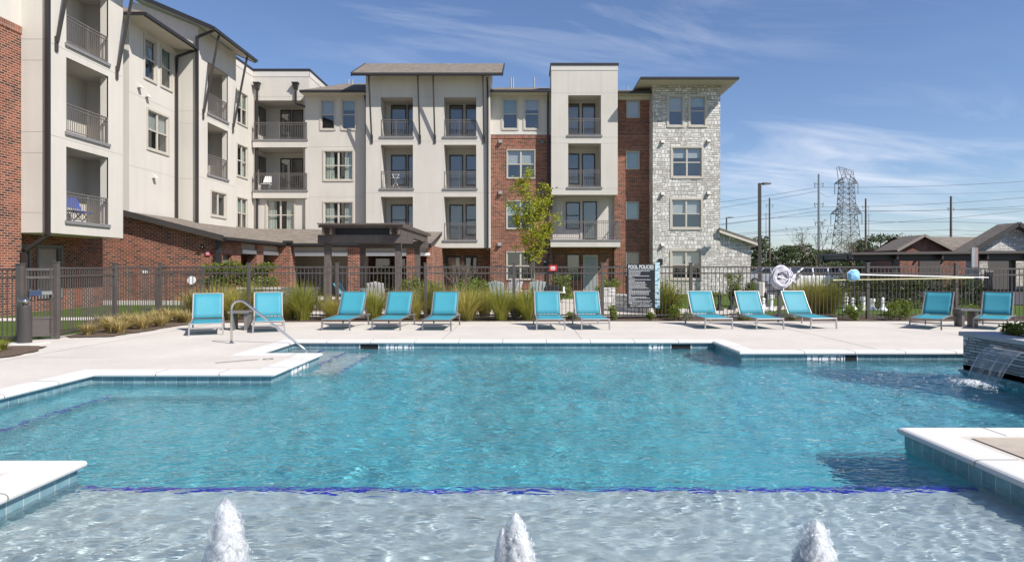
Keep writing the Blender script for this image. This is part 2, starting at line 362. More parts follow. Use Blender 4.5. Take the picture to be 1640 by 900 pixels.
M = dict(
    stucco=streaked('stucco', (.58, .54, .48)),
    stucco_trim=streaked('stucco_trim', (.60, .565, .515), var=.04),
    joint=plain('joint', (.46, .43, .385), .9),
    trim=plain('trim', (.50, .455, .385), .5, var=.04),
    white_trim=plain('white_trim', (.72, .70, .65), .5, var=.04),
    soffit=plain('soffit', (.58, .53, .45), .7, var=.04),
    fascia=plain('fascia', (.030, .027, .026), .45),
    dark_metal=plain('dark_metal', (.055, .048, .044), .45, var=.08),
    fence=plain('fence', (.088, .075, .068), .45, var=.12, vscale=5),
    rail=plain('rail', (.15, .135, .122), .5),
    slab=plain('slab', (.21, .20, .20), .8, var=.1),
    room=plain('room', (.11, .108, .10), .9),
    blind=plain('blind', (.50, .50, .46), .7, var=.08, vscale=6),
    blind_green=plain('blind_green', (.33, .43, .36), .7, var=.08, vscale=6),
    curtain=plain('curtain', (.40, .43, .37), .8, var=.12, vscale=8),
    bronze=plain('bronze', (.05, .043, .037), .45),
    glass=window_glass('glass', 2.3, (.88, .92, .92)),
    brick=brick('brick', (.20, .058, .034), (.062, .026, .022), (.38, .285, .22), .235, .082),
    soldier=brick('soldier_brick', (.25, .08, .05), (.15, .05, .036), (.36, .28, .22), vertical=True),
    stone=chopped_stone('white_stone', (.43, .40, .355), (.61, .58, .535), (.76, .735, .695), (.32, .30, .27), .31, .13),
    grey_ledger=chopped_stone('grey_ledger', (.17, .18, .19), (.38, .395, .41), (.64, .64, .63), (.17, .17, .17), .30, .047, .35),
    low_stone=chopped_stone('limestone', (.46, .43, .38), (.62, .60, .55), (.72, .70, .66), (.32, .30, .27), .45, .13, .7),
    shingle=shingles('shingle', (.20, .170, .142)),
    deck=concrete('deck_concrete', (.56, .51, .45), .12),
    coping=concrete('coping_stone', (.63, .615, .585), .04),
    aggregate=concrete('aggregate', (.44, .38, .31), .22),
    patio=concrete('patio_concrete', (.50, .455, .39), .08),
    path=concrete('path_concrete', (.55, .51, .46), .06),
    grout=plain('grout', (.25, .23, .20), .9),
    cap=concrete('cap_stone', (.42, .42, .43), .1),
    tile=pool_tile('pool_tile'),
    plaster=concrete('pool_plaster', (.10, .40, .46), .16),
    ledge=concrete('ledge_plaster', (.40, .465, .47), .18),
    cobalt=plain('cobalt_tile', (.03, .03, .38), .2, var=.3, vscale=30),
    water=water('pool_water'),
    foam=foam('foam', .95), spray=foam('spray', .62), mist=foam('mist', .40), haze_drops=foam('fine_mist', .22), falling=falling('falling_water'),
    steel=plain('stainless', (.62, .60, .58), .18, 1.0),
    alu=plain('aluminium', (.34, .32, .31), .5, .3),
    dark_alu=plain('dark_aluminium', (.19, .175, .168), .5, .2),
    sling=sling('turquoise_sling', (.055, .33, .41)),
    mulch=plain('mulch', (.135, .092, .062), .95, var=.6, vscale=28, bump=1, bscale=40, bdist=.04),
    lawn=grassy('lawn', [(.3, (.045, .085, .014)), (.5, (.085, .135, .025)), (.7, (.15, .19, .05))]),
    field=grassy('field', [(.3, (.06, .085, .03)), (.5, (.10, .12, .045)), (.7, (.16, .17, .08))], .4),
    asphalt=plain('asphalt', (.055, .054, .052), .9, var=.2, vscale=2, bump=.3),
    wood=plain('pergola_wood', (.115, .092, .080), .7, var=.22, vscale=7, bump=.2),
    bark=plain('bark', (.12, .09, .065), .9, var=.3, vscale=14, bump=.5, bscale=30),
    black=plain('black', (.012, .012, .013), .5),
    hole=plain('skimmer_dark', (.006, .006, .007), .8),
    vent_grey=plain('vent_grey', (.50, .48, .45), .6),
    white=plain('white_plastic', (.80, .80, .79), .35, var=.03),
    sign_black=plain('sign_black', (.016, .018, .021), .4),
    red=plain('sign_red', (.50, .02, .025), .45),
    teal=plain('teal_plastic', (.12, .30, .34), .5, var=.08),
    pale_teal=plain('pale_teal', (.50, .62, .60), .5, var=.06),
    blue=plain('blue_fabric', (.04, .09, .42), .7, var=.1),
    net=plain('net_blue', (.24, .52, .76), .45, var=.1),
    pole_yellow=plain('pole_yellow', (.62, .58, .30), .4),
    hose=plain('hose_white', (.66, .63, .68), .4, var=.06),
    car_white=plain('car_white', (.78, .78, .78), .18), tyre=plain('tyre', (.02, .02, .02), .85), car_glass=plain('car_glass', (.012, .015, .018), .04),
    lens=window_glass('lens', 1.6, (.9, .9, .9)),
    galv=plain('galvanised', (.36, .37, .38), .5, .4, var=.1),
    pole_wood=plain('pole_wood', (.13, .10, .08), .9, var=.2, vscale=3),
    tower=plain('tower_steel', (.17, .175, .19), .6),
    wire=plain('wire', (.06, .06, .065), .6),
    grass_y=foliage('grass_straw', [(.2, (.26, .235, .04)), (.5, (.44, .39, .085)), (.8, (.62, .52, .20))], .3),
    grass_g=foliage('grass_green', [(.2, (.13, .16, .022)), (.5, (.29, .30, .045)), (.8, (.50, .45, .12))], .3),
    grass_dry=foliage('grass_dry', [(.2, (.30, .22, .08)), (.5, (.45, .34, .13)), (.8, (.56, .43, .2))], .25),
    leaf_tree=foliage('leaf_yellow_green', [(.2, (.16, .21, .016)), (.5, (.33, .36, .024)), (.8, (.50, .45, .035))], .4),
    leaf_shrub=foliage('leaf_shrub', [(.2, (.06, .105, .014)), (.5, (.135, .185, .026)), (.8, (.25, .27, .055))], .3),
    leaf_dark=foliage('leaf_dark', [(.2, (.018, .034, .010)), (.5, (.040, .062, .016)), (.85, (.12, .14, .05))], .2, .4),
    leaf_far=foliage('leaf_far', [(.2, (.030, .045, .018)), (.5, (.055, .075, .028)), (.8, (.09, .105, .045))], .15),
    twig=plain('dry_twig', (.24, .18, .13), .9, var=.2),
)
# ------------------------------------------------------------------ the pool, its deck and the ground
WATER = -.15
POOL = [(8.6,12.0), (3.95,12.0), (3.95,13.75), (-4.85,13.75), (-4.85,11.75), (-3.7,11.75), (-3.7,9.56), (-6.32,9.56), (-6.32,5.16),
        (-3.53,5.16), (-3.53,-2.0), (3.6,-2.0), (3.6,6.23), (7.14,6.23), (7.14,10.7), (8.6,10.7)]
def in_pool(x, y):
    c = False; n = len(POOL)
    for i in range(n):
        (x1, y1), (x2, y2) = POOL[i], POOL[(i+1) % n]
        if (y1 > y) != (y2 > y) and x < (x2-x1)*(y-y1)/(y2-y1)+x1: c = not c
    return c
def cells(mb, x0, x1, y0, y1, z, keep, mi=0):
    xs = sorted({x0, x1} | {p[0] for p in POOL if x0 < p[0] < x1}); ys = sorted({y0, y1} | {p[1] for p in POOL if y0 < p[1] < y1})
    for i in range(len(xs)-1):
        for j in range(len(ys)-1):
            if keep((xs[i]+xs[i+1])/2, (ys[j]+ys[j+1])/2): mb.quad((xs[i],ys[j],z), (xs[i+1],ys[j],z), (xs[i+1],ys[j+1],z), (xs[i],ys[j+1],z), mi)

# ground to the horizon, with a hole where the pool basin goes
mb = MB(); a, b, c, d = -9, 11, -3, 14.2
for (x0, x1, y0, y1) in ((-2500,a,-300,3000), (b,2500,-300,3000), (a,b,-300,c), (a,b,d,3000)): mb.quad((x0,y0,-.05), (x1,y0,-.05), (x1,y1,-.05), (x0,y1,-.05))
tag(mb.build('ground', M['field'], recalc=False), kind='structure')
mb = MB(); mb.quad((-40,18.9,-.03), (13.5,18.9,-.03), (13.5,39.5,-.03), (-40,39.5,-.03)); mb.quad((-40,2,-.03), (-10,2,-.03), (-10,18.9,-.03), (-40,18.9,-.03))
mb.quad((13.5,18.9,-.03), (40,18.9,-.03), (40,27,-.03), (13.5,27,-.03))
tag(mb.build('lawn', M['lawn'], recalc=False), kind='structure')
mb = MB(); mb.quad((13,36,-.02), (120,36,-.02), (120,75,-.02), (13,75,-.02)); mb.quad((20,28,-.02), (120,28,-.02), (120,36,-.02), (20,36,-.02))
tag(mb.build('parking_lot', M['asphalt'], recalc=False), kind='structure')
# pool deck: broom-finished concrete with saw cuts
mb = MB(); cells(mb, -10.5, 22, -3, 18.95, 0, lambda x, y: not in_pool(x, y) and not (x > 7.14 and 6.23 < y < 10.7))
dk = mb.build('pool_deck', M['deck'], recalc=False); tag(dk, kind='structure')
mb = MB()
for x in (-8.6, -1.8, 1.2, 6.6, 9.9, 13.0):
    y0 = 14.05 if -4.85 < x < 3.95 else (12.3 if x > 3.95 else 3.0)
    mb.quad((x,y0,.003), (x+.012,y0,.003), (x+.012,18.9,.003), (x,18.9,.003))
mb.quad((-10.4,16.9,.0035), (16,16.9,.0035), (16,16.912,.0035), (-10.4,16.912,.0035)); mb.quad((-10.3,11.2,.0035), (-6.7,11.2,.0035), (-6.7,11.212,.0035), (-10.3,11.212,.0035))
tag(mb.build('deck_joints', M['grout'], recalc=False), kind='structure')
# the right-hand near slab has an exposed-aggregate middle
mb = MB(); mb.quad((3.98,2.0,.009), (9,2.0,.009), (9,5.86,.009), (3.98,5.86,.009)); tag(mb.build('aggregate_paving', M['aggregate'], recalc=False), kind='structure')
# coping: bullnose stones swept round the edge
def coping(pts):
    prof = [(0,-.06), (-.03,-.056), (-.045,-.042), (-.048,-.025), (-.042,-.008), (-.025,.003), (0,.007), (.30,.007), (.30,-.02)]
    mb = MB(); n = len(pts); rows = []
    for i in range(n):
        p = Vector((*pts[i], 0)); dirs = []
        if i > 0: dirs.append((p - Vector((*pts[i-1], 0))).normalized())
        if i < n-1: dirs.append((Vector((*pts[i+1], 0)) - p).normalized())
        nr = [Vector((d.y, -d.x, 0)) for d in dirs]        # outward: right of travel (pool on the left)
        m = nr[0] if len(nr) == 1 else (nr[0] + nr[1]) / (1 + nr[0].dot(nr[1]))
        rows.append([(p.x + m.x*o, p.y + m.y*o, z) for o, z in prof])
    for i in range(n-1):
        for k in range(len(prof)-1): mb.quad(rows[i][k], rows[i+1][k], rows[i+1][k+1], rows[i][k+1])
    for i in range(n-1):
        a, b = Vector((*pts[i], 0)), Vector((*pts[i+1], 0)); L = (b-a).length; d = (b-a)/L; o = Vector((d.y, -d.x, 0))
        t = .75
        while t < L - .35:
            c = a + d*t
            for (o0, z0), (o1, z1) in zip(prof[1:-2], prof[2:-1]):
                g = .007; q = [c - d*g + o*o0, c + d*g + o*o0, c + d*g + o*o1, c - d*g + o*o1]
                e = [(-.0015 if o0 <= -.04 else 0)]
                mb.quad((q[0].x-o.x*.0015, q[0].y-o.y*.0015, z0+.0015), (q[1].x-o.x*.0015, q[1].y-o.y*.0015, z0+.0015), (q[2].x-o.x*.0015, q[2].y-o.y*.0015, z1+.0015), (q[3].x-o.x*.0015, q[3].y-o.y*.0015, z1+.0015), 1)
            t += .92
    return mb
EDGE = [(8.6,12.0)] + POOL[1:14]
o = coping(EDGE[:]).build('pool_coping', [M['coping'], M['grout']], recalc=False); tag(o, kind='structure')
# basin: tile band, plaster walls, floors
tl, wl = MB(), MB(); n = len(POOL)
for i in range(n):
    (x1, y1), (x2, y2) = POOL[i], POOL[(i+1) % n]
    tl.quad((x1,y1,-.04), (x2,y2,-.04), (x2,y2,-.362), (x1,y1,-.362)); wl.quad((x1,y1,-.362), (x2,y2,-.362), (x2,y2,-1.35), (x1,y1,-1.35))
po = tl.build('pool_waterline_tile', M['tile'], recalc=False); tag(po, kind='structure')
DEEP = -1.02
cells(wl, -6.32, 8.6, -2, 13.75, DEEP, in_pool)
pw = wl.build('pool_basin', M['plaster'], recalc=False); tag(pw, kind='structure')
lg = MB()
lg.box(-3.528, 3.598, -1.99, 5.2, -1.1, -.37)                      # tanning ledge
lg.box(-4.845, -4.2, 11.755, 13.745, -1.1, -.36); lg.box(-4.2, -3.72, 11.755, 13.745, -1.1, -.58); lg.box(-3.72, -3.2, 11.3, 13.7, -1.1, -.84)   # entry steps
bn = MB(); bn.box(-6.315, -5.75, 5.2, 9.55, -1.1, -.62); bn.box(-5.75, -3.75, 9.05, 9.55, -1.1, -.62); bn_ = bn.build('pool_bench', M['plaster']); tag(bn_, kind='structure')
lo_ = lg.build('pool_ledges_and_steps', M['ledge']); tag(lo_, kind='structure')
cb = MB()
cb.box(-3.5, 3.57, 5.135, 5.206, -.45, -.366)
cb.box(-4.26, -4.194, 11.76, 13.7, -.42, -.356); cb.box(-3.755, -3.716, 11.76, 13.7, -.64, -.576); cb.box(-3.235, -3.196, 11.3, 13.7, -.9, -.836)
cb.box(-5.785, -5.746, 5.2, 9.04, -.66, -.616)
co_ = cb.build('pool_step_trim_tile', M['cobalt']); tag(co_, kind='structure')
# water: a real rippled surface (it bends and focuses the sunlight by itself)
def water_surface():
    rng = np.random.default_rng(4)
    waves = []
    for i in range(140):
        lam = .11 * 10 ** (rng.random() * .85); k = 2*math.pi/lam
        a = rng.normal(1.25, .85); amp = .0015 * lam
        waves.append((k*math.cos(a), k*math.sin(a), amp, rng.random()*6.28))
    fine = []
    for i in range(60):
        lam = .07 * 10 ** (rng.random()*.5); k = 2*math.pi/lam; a = rng.normal(1.9, .75); fine.append((k*math.cos(a), k*math.sin(a), .0022*lam, rng.random()*6.28))
    def height(X, Y):
        Z = np.zeros_like(X); wx = X + .10*np.sin(1.3*Y+.4) + .06*np.sin(2.1*X+1.7*Y); wy = Y + .10*np.sin(1.1*X+1.0) + .05*np.sin(2.7*Y-1.1*X)
        for kx, ky, am, ph in waves: Z += am * np.sin(kx*wx + ky*wy + ph)
        g = .75 + .35*np.sin(.55*X + .35*Y + 1.0)*np.sin(.45*Y - .3*X)
        Z *= g
        win = 1/(1+np.exp((Y-5.3)*9)); E = np.zeros_like(X)
        for kx, ky, am, ph in fine: E += am*np.sin(kx*wx + ky*wy + ph)
        Z += E*win*(.8+.4*np.sin(.9*X+1.2*Y))
        for bx, r0 in ((-1.6, .55), (-.05, .5), (1.55, .5)):                     # rings round the bubblers
            r = np.hypot(X-bx, Y-3.5); Z += .007*np.exp(-r/r0)*np.sin(34*r)
        r = np.hypot(X-6.72, (Y-9.55)*.7); Z += .008*np.exp(-r/.6)*np.sin(26*r)
        return WATER + Z
    ys = [-2.0]
    while ys[-1] < 13.75: y = ys[-1]; ys.append(y + (.10 if y < 2.2 else .012 if y < 5.5 else .019*y/5.5))
    ys[-1] = 13.75; ys = np.array(sorted(set(ys) | {5.16, 6.23, 9.56, 10.7, 11.75, 12.0}))
    xs = np.arange(-6.32, 8.62, .02); xs = np.array(sorted(set(np.round(xs, 4)) | {-4.85, -3.7, -3.53, 3.6, 3.95, 7.14, 8.6}))
    X, Y = np.meshgrid(xs, ys); Z = height(X, Y)
    # keep cells inside the pool
    mx, my = (X[:-1,:-1]+X[1:,1:])/2, (Y[:-1,:-1]+Y[1:,1:])/2
    ins = np.zeros(mx.shape, bool)
    for i in range(len(POOL)):
        (x1, y1), (x2, y2) = POOL[i], POOL[(i+1) % len(POOL)]
        if y1 == y2: continue
        ins ^= ((y1 > my) != (y2 > my)) & (mx < x1)
    nx = len(xs); ij = np.argwhere(ins); a = ij[:,0]*nx + ij[:,1]
    Fc = np.stack([a, a+1, a+nx+1, a+nx], -1); used, inv = np.unique(Fc, return_inverse=True); Fc = inv.reshape(Fc.shape)
    V = np.stack([X.ravel()[used], Y.ravel()[used], Z.ravel()[used]], -1)
    me = bpy.data.meshes.new('water'); me.vertices.add(len(V)); me.vertices.foreach_set('co', V.ravel().astype(np.float32))
    me.loops.add(Fc.size); me.loops.foreach_set('vertex_index', Fc.ravel().astype(np.int32))
    me.polygons.add(len(Fc)); me.polygons.foreach_set('loop_start', (np.arange(len(Fc))*4).astype(np.int32))
    me.update(calc_edges=True); me.materials.append(M['water']); me.shade_smooth()
    o = bpy.data.objects.new('water', me); SC.collection.objects.link(o); tag(o, kind='structure'); o.cycles.is_caustics_caster = True
water_surface()
for o in (po, pw, lo_, co_, bn_): o.cycles.is_caustics_receiver = True

# planting beds
def sheet(name, poly, z, mat, kind='structure'):
    mb = MB(); mb.add([(x, y, z) for x, y in poly], [tuple(range(len(poly)))]); return tag(mb.build(name, mat, recalc=False), kind=kind)
def wob(pts, n=8, amp=.05):
    out = []
    for i in range(len(pts)-1):
        for k in range(n):
            t = k/n; out.append((pts[i][0]*(1-t)+pts[i+1][0]*t + rnd.uniform(-amp, amp), pts[i][1]*(1-t)+pts[i+1][1]*t + rnd.uniform(-amp, amp)))
    return out + [pts[-1]]
sheet('planting_bed', [(-10.3, 20.6)] + wob([(-10.3,18.55), (-8.2,18.3), (-6,18.75), (0,18.9), (8,18.95), (21,18.9)]) + [(21,20.6)], .018, M['mulch'])
sheet('planting_bed', wob([(-9.9,14.35), (-9.2,14.5), (-9.15,15.6), (-9.15,17.0), (-9.0,18.2), (-10.3,18.55)]) + [(-10.9,18.6), (-10.25,14.6)], .020, M['mulch'])
sheet('planting_bed', wob([(-9.55,12.75), (-9.2,12.6), (-8.85,11.6), (-8.9,10.5)]) + [(-10.6,10.5), (-10.0,12.75)], .020, M['mulch'])
sheet('planting_bed', [(-10.3,23.5), (-7.0,23.5), (-7.0,28.6), (-13.2,28.6), (-13.2,25)], -.005, M['mulch'])
sheet('planting_bed', wob([(-6.6,20.6), (-3.6,20.6), (-2.9,21.7), (-4.4,22.2), (-6.6,22.0)], 5, .1), -.005, M['mulch'])
sheet('path', [(-24,17.9), (-10.5,19.9), (-10.4,21.3), (-24,19.0)], -.015, M['path'])
sheet('patio', [(-8.5,20.7), (5.6,20.7), (6.2,24.5), (4.2,32.5), (-4.2,33.5), (-5.2,39), (-13,39), (-13,31.5), (-8.5,30.5)], -.012, M['patio'])
sheet('path', [(5.0,20.7), (6.9,20.7), (8.8,23.8), (12.8,27.2), (12.2,28.0), (7.5,25.0), (5.0,23)], -.016, M['patio'])
# ------------------------------------------------------------------ building kit
def frame(origin, u, n):
    o, u, n = Vector(origin), Vector(u), Vector(n)
    def T(a, d, z):                      # a along the wall, d out of it, z up
        p = o + u*a + n*d; return (p.x, p.y, z)
    return T
def front(Y): return frame((0, Y, 0), (1,0,0), (0,-1,0))          # a = world x
def side(X): return frame((X, 0, 0), (0,1,0), (1,0,0))            # a = world y, faces +x
def wall(mb, a0, a1, z0, z1, ops=(), mi=0, d=0):
    A = sorted({a0, a1} | {v for o in ops for v in o[:2] if a0 < v < a1}); Z = sorted({z0, z1} | {v for o in ops for v in o[2:4] if z0 < v < z1})
    for i in range(len(A)-1):
        for j in range(len(Z)-1):
            ca, cz = (A[i]+A[i+1])/2, (Z[j]+Z[j+1])/2
            if any(o[0] < ca < o[1] and o[2] < cz < o[3] for o in ops): continue
            mb.quad((A[i],d,Z[j]), (A[i+1],d,Z[j]), (A[i+1],d,Z[j+1]), (A[i],d,Z[j+1]), mi)
    for o in ops:
        p0, p1, q0, q1, dep = o
        mb.quad((p0,d,q0), (p0,d-dep,q0), (p0,d-dep,q1), (p0,d,q1), mi); mb.quad((p1,d,q0), (p1,d-dep,q0), (p1,d-dep,q1), (p1,d,q1), mi)
        mb.quad((p0,d,q0), (p1,d,q0), (p1,d-dep,q0), (p0,d-dep,q0), mi); mb.quad((p0,d,q1), (p1,d,q1), (p1,d-dep,q1), (p0,d-dep,q1), mi)
WIN_DEP = .10
def win_op(w): return (w[0], w[1], w[2], w[3], WIN_DEP)
BL = random.Random(3)
def window(par, T, a0, a1, z0, z1, cols=1, casing=.10, sash=True, blind=None, mat='trim'):
    """casing and sashes in one mesh with the dark room behind; panes and blinds are its children"""
    mb = MB(T); c = casing
    if c:
        mb.box(a0-c, a0-.001, .003, .035, z0-c, z1+c); mb.box(a1+.001, a1+c, .003, .035, z0-c, z1+c)
        mb.box(a0-.001, a1+.001, .003, .035, z1+.001, z1+c); mb.box(a0-.001, a1+.001, .003, .05, z0-c, z0-.001)
    f = .05
    def bar(p0, p1, q0, q1, e=0): mb.box(p0, p1, -.085+e, -.03+e, q0, q1)
    bar(a0+.002, a0+f, z0+.002, z1-.002); bar(a1-f, a1-.002, z0+.002, z1-.002); bar(a0+f, a1-f, z1-f, z1-.002); bar(a0+f, a1-f, z0+.002, z0+f)
    w = (a1-a0)/cols
    for k in range(1, cols): bar(a0+w*k-.05, a0+w*k+.05, z0+f, z1-f, .008)
    zm = z0 + (z1-z0)*.5
    if sash:
        for k in range(cols):
            l = a0+f if k == 0 else a0+w*k+.05; r = a1-f if k == cols-1 else a0+w*(k+1)-.05
            bar(l, r, zm-.03, zm+.03, .004)
    D = -.75                                                   # the room
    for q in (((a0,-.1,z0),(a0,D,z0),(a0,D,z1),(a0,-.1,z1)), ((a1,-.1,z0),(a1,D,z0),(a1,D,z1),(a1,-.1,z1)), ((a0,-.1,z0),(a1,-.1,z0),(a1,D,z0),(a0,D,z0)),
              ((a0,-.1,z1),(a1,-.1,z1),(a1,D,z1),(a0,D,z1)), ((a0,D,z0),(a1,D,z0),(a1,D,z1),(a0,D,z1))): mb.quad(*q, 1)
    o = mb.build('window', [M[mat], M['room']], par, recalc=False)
    g = MB(T); g.quad((a0+.01,-.062,z0+.01), (a1-.01,-.062,z0+.01), (a1-.01,-.062,z1-.01), (a0+.01,-.062,z1-.01)); g.build('pane', M['glass'], o, recalc=False)
    bl = BL.choice(('half', 'half', 'full', 'curtain', 'third')) if blind is None else blind
    if bl in ('half', 'full', 'third'):
        zb = {'half': zm+.02, 'full': z0+.07, 'third': z0+(z1-z0)*.66}[bl]; b = MB(T)
        nz = int((z1-zb)/.05)
        for k in range(nz): zz = z1-.03-k*.05; b.quad((a0+.04,-.15,zz), (a1-.04,-.15,zz), (a1-.04,-.13,zz-.050), (a0+.04,-.13,zz-.050))
        b.build('blind', M[BL.choice(('blind', 'blind', 'blind_green'))], o, recalc=False)
    elif bl == 'curtain':
        b = MB(T); wv = (a1-a0)
        for (s0, s1) in ((a0+.04, a0+.04+wv*.3), (a1-.04-wv*.3, a1-.04)):
            n = 10
            for k in range(n):
                t0, t1 = s0+(s1-s0)*k/n, s0+(s1-s0)*(k+1)/n; d0, d1 = (-.15, -.19) if k % 2 else (-.19, -.15)
                b.quad((t0,d0,z0+.05), (t1,d1,z0+.05), (t1,d1,z1-.04), (t0,d0,z1-.04))
        b.build('curtain', M['curtain'], o, recalc=False)
    return o
def railing(par, T, a0, a1, z, d, h=1.02, returns=0, name='railing'):
    mb = MB(T); r = .012
    mb.box(a0, a1, d-.025, d+.025, z+h-.04, z+h); mb.box(a0, a1, d-.018, d+.018, z+h-.15, z+h-.12); mb.box(a0, a1, d-.018, d+.018, z+.07, z+.10)
    n = max(2, round((a1-a0)/.112))
    for k in range(n+1):
        a = a0+.012 + (a1-a0-.024)*k/n; rr = .024 if k in (0, n) or (n > 15 and k == n//2) else .009
        mb.box(a-rr, a+rr, d-rr, d+rr, z+.01 if rr > .02 else z+.09, z+h-.02)
    if returns:
        for a in (a0, a1):
            mb.box(a-.02, a+.02, d-returns, d-.026, z+h-.04, z+h-.001); mb.box(a-.016, a+.016, d-returns, d-.026, z+.07, z+.1)
            m = max(1, int(returns/.112))
            for k in range(m): q = d-.1-k*.112; mb.box(a-.009, a+.009, q-.009, q+.009, z+.09, z+h-.03)
    return mb.build(name, M['rail'], par)
def glazed_door(par, T, a0, a1, z0, z1, d, kind='door', blind=None):
    """dark bronze door or window set in a balcony's back wall"""
    mb = MB(T); f = .075
    def bar(p0, p1, q0, q1): mb.box(p0, p1, d+.01, d+.06, q0, q1)
    bar(a0, a0+f, z0, z1); bar(a1-f, a1, z0, z1); bar(a0+f, a1-f, z1-f, z1); bar(a0+f, a1-f, z0, z0+(.12 if kind == 'door' else f))
    if kind == 'window': bar(a0+f, a1-f, (z0+z1)/2-.03, (z0+z1)/2+.03)
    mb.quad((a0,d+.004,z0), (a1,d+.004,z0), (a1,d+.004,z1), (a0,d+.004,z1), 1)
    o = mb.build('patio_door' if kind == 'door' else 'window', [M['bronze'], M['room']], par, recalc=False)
    return o, (a0+f, a1-f, z0+f, z1-f, d+.03)
def balcony(par, T, a0, a1, z0, z1, dep=1.5, doors=(('window', .10, .50), ('door', .52, .92)), rail=True, wallmat='stucco', sill=True, door_h=2.25, rail_d=-.05, widen=0):
    """recess: floor, ceiling, back and cheeks; returns the balcony part"""
    mb = MB(T); D = -dep
    J = -.30 if widen else D; b1 = a1 + widen
    for q in (((a0,0,z0),(a0,D,z0),(a0,D,z1),(a0,0,z1)), ((a1,0,z0),(a1,J,z0),(a1,J,z1),(a1,0,z1)), ((a0,0,z1),(a1,0,z1),(a1,J,z1),(a0,J,z1)), ((a0,D,z0),(b1,D,z0),(b1,D,z1),(a0,D,z1))): mb.quad(*q, 0)
    if widen:
        for q in (((a1,J,z0),(b1,J,z0),(b1,J,z1),(a1,J,z1)), ((b1,J,z0),(b1,D,z0),(b1,D,z1),(b1,J,z1)), ((a0,J,z1),(b1,J,z1),(b1,D,z1),(a0,D,z1))): mb.quad(*q, 0)
        mb.quad((a0,J,z0), (b1,J,z0), (b1,D,z0), (a0,D,z0), 1)
    mb.quad((a0,0,z0), (a1,0,z0), (a1,J,z0), (a0,J,z0), 1)
    if sill: mb.box(a0-.08, a1+.08, -.10, .06, z0-.10, z0+.015, 1)
    o = mb.build('balcony', [M[wallmat], M['slab']], par, recalc=False)
    w = a1-a0; g = MB(T)
    for kind, f0, f1 in doors:
        p0, p1 = a0+w*f0, a0+w*f1; q0 = z0+.02 if kind == 'door' else z0+.35
        _, (l, r, lo, hi, d) = glazed_door(o, T, p0, p1, q0, z0+door_h, D, kind)
        g.quad((l,d,lo), (r,d,lo), (r,d,hi), (l,d,hi))
    if doors: g.build('glass', M['glass'], o, recalc=False)
    if rail: railing(o, T, a0+.01, a1-.01, z0, rail_d)
    return o
def joints(par, T, lines):
    for (a0, z0, a1, z1) in lines:
        mb = MB(T)
        if z0 == z1: mb.box(a0, a1, .001, .004, z0-.011, z0+.011)
        else: mb.box(a0-.009, a0+.009, .001, .004, z0, z1)
        mb.build('control_joint', M['joint'], par)
def shed_roof(par, T, a0, a1, d_eave, z_eave, d_ridge, z_ridge, th=.16, soff=True, name='roof'):
    """d counted outward from the wall; eave at d_eave, ridge behind at d_ridge (negative)"""
    mb = MB(T)
    E0, E1, R0, R1 = (a0,d_eave,z_eave), (a1,d_eave,z_eave), (a0,d_ridge,z_ridge), (a1,d_ridge,z_ridge)
    up = lambda p, k=th: (p[0], p[1], p[2]+k)
    mb.quad(up(E0), up(E1), up(R1), up(R0), 0)                 # shingles
    mb.quad(E0, E1, R1, R0, 2)                                 # soffit
    mb.quad(E0, R0, up(R0), up(E0), 1); mb.quad(E1, R1, up(R1), up(E1), 1); mb.quad(R0, R1, up(R1), up(R0), 1); mb.quad(E0, E1, up(E1), up(E0), 1)
    o = mb.build(name, [M['shingle'], M['fascia'], M['soffit']], par, recalc=False)
    g = MB(T)
    g.box(a0, a1, d_eave+.005, d_eave+.12, z_eave+.02, z_eave+.15); g.build('gutter', M['fascia'], o)
    # rake boards
    for a in (a0-.02, a1+.02): k = MB(T); k.beam((a, d_eave, z_eave+th/2), (a, d_ridge, z_ridge+th/2), .04, th+.05); k.build('rake_board', M['fascia'], o)
    return o
def strut(par, T, a, z_foot, d_top, z_top):
    mb = MB(T); mb.beam((a, .05, z_foot+.1), (a, d_top, z_top), .085, .085); mb.box(a-.07, a+.07, .003, .05, z_foot-.22, z_foot+.28)
    return mb.build('strut', M['dark_metal'], par)
def downspout(par, T, pts, r=.055, head=None, straps=()):
    mb = MB(T)
    for p, q in zip(pts[:-1], pts[1:]): mb.beam(p, q, r*2, r*1.6)
    if head:
        a, d, z = head; s = .17
        mb.hexa([(a-s*.6,d-.1,z-.25),(a+s*.6,d-.1,z-.25),(a+s*.6,d+.12,z-.25),(a-s*.6,d+.12,z-.25)], [(a-s,d-.12,z+.1),(a+s,d-.12,z+.1),(a+s,d+.2,z+.1),(a-s,d+.2,z+.1)])
        mb.box(a-s-.03, a+s+.03, d-.12, d+.23, z+.1, z+.17)
    for (a, d, z) in straps: mb.box(a-.2, a+.2, d-.03, d+.03, z-.03, z+.03)
    return mb.build('downspout', M['fascia'], par)
def vent(par, T, a, z, mat='stucco_trim', s=.11):
    mb = MB(T); mb.box(a-s, a+s, .002, .03, z-s, z+s); mb.hexa([(a-s,.03,z-s*.6),(a+s,.03,z-s*.6),(a+s,.20,z-s*.8),(a-s,.20,z-s*.8)], [(a-s,.03,z+s),(a+s,.03,z+s),(a+s,.10,z+s*.5),(a-s,.10,z+s*.5)])
    return mb.build('wall_vent', M[mat], par)
# ------------------------------------------------------------------ the main apartment block, facing the pool
B = thing('apartment_building', 'four storey cream stucco and red brick apartment building with a stone tower facing the pool', 'apartment building', (-2, 42, 0))
LV = [(3.22, 5.80), (6.30, 8.90), (9.40, 11.72)]           # balcony floors and heads
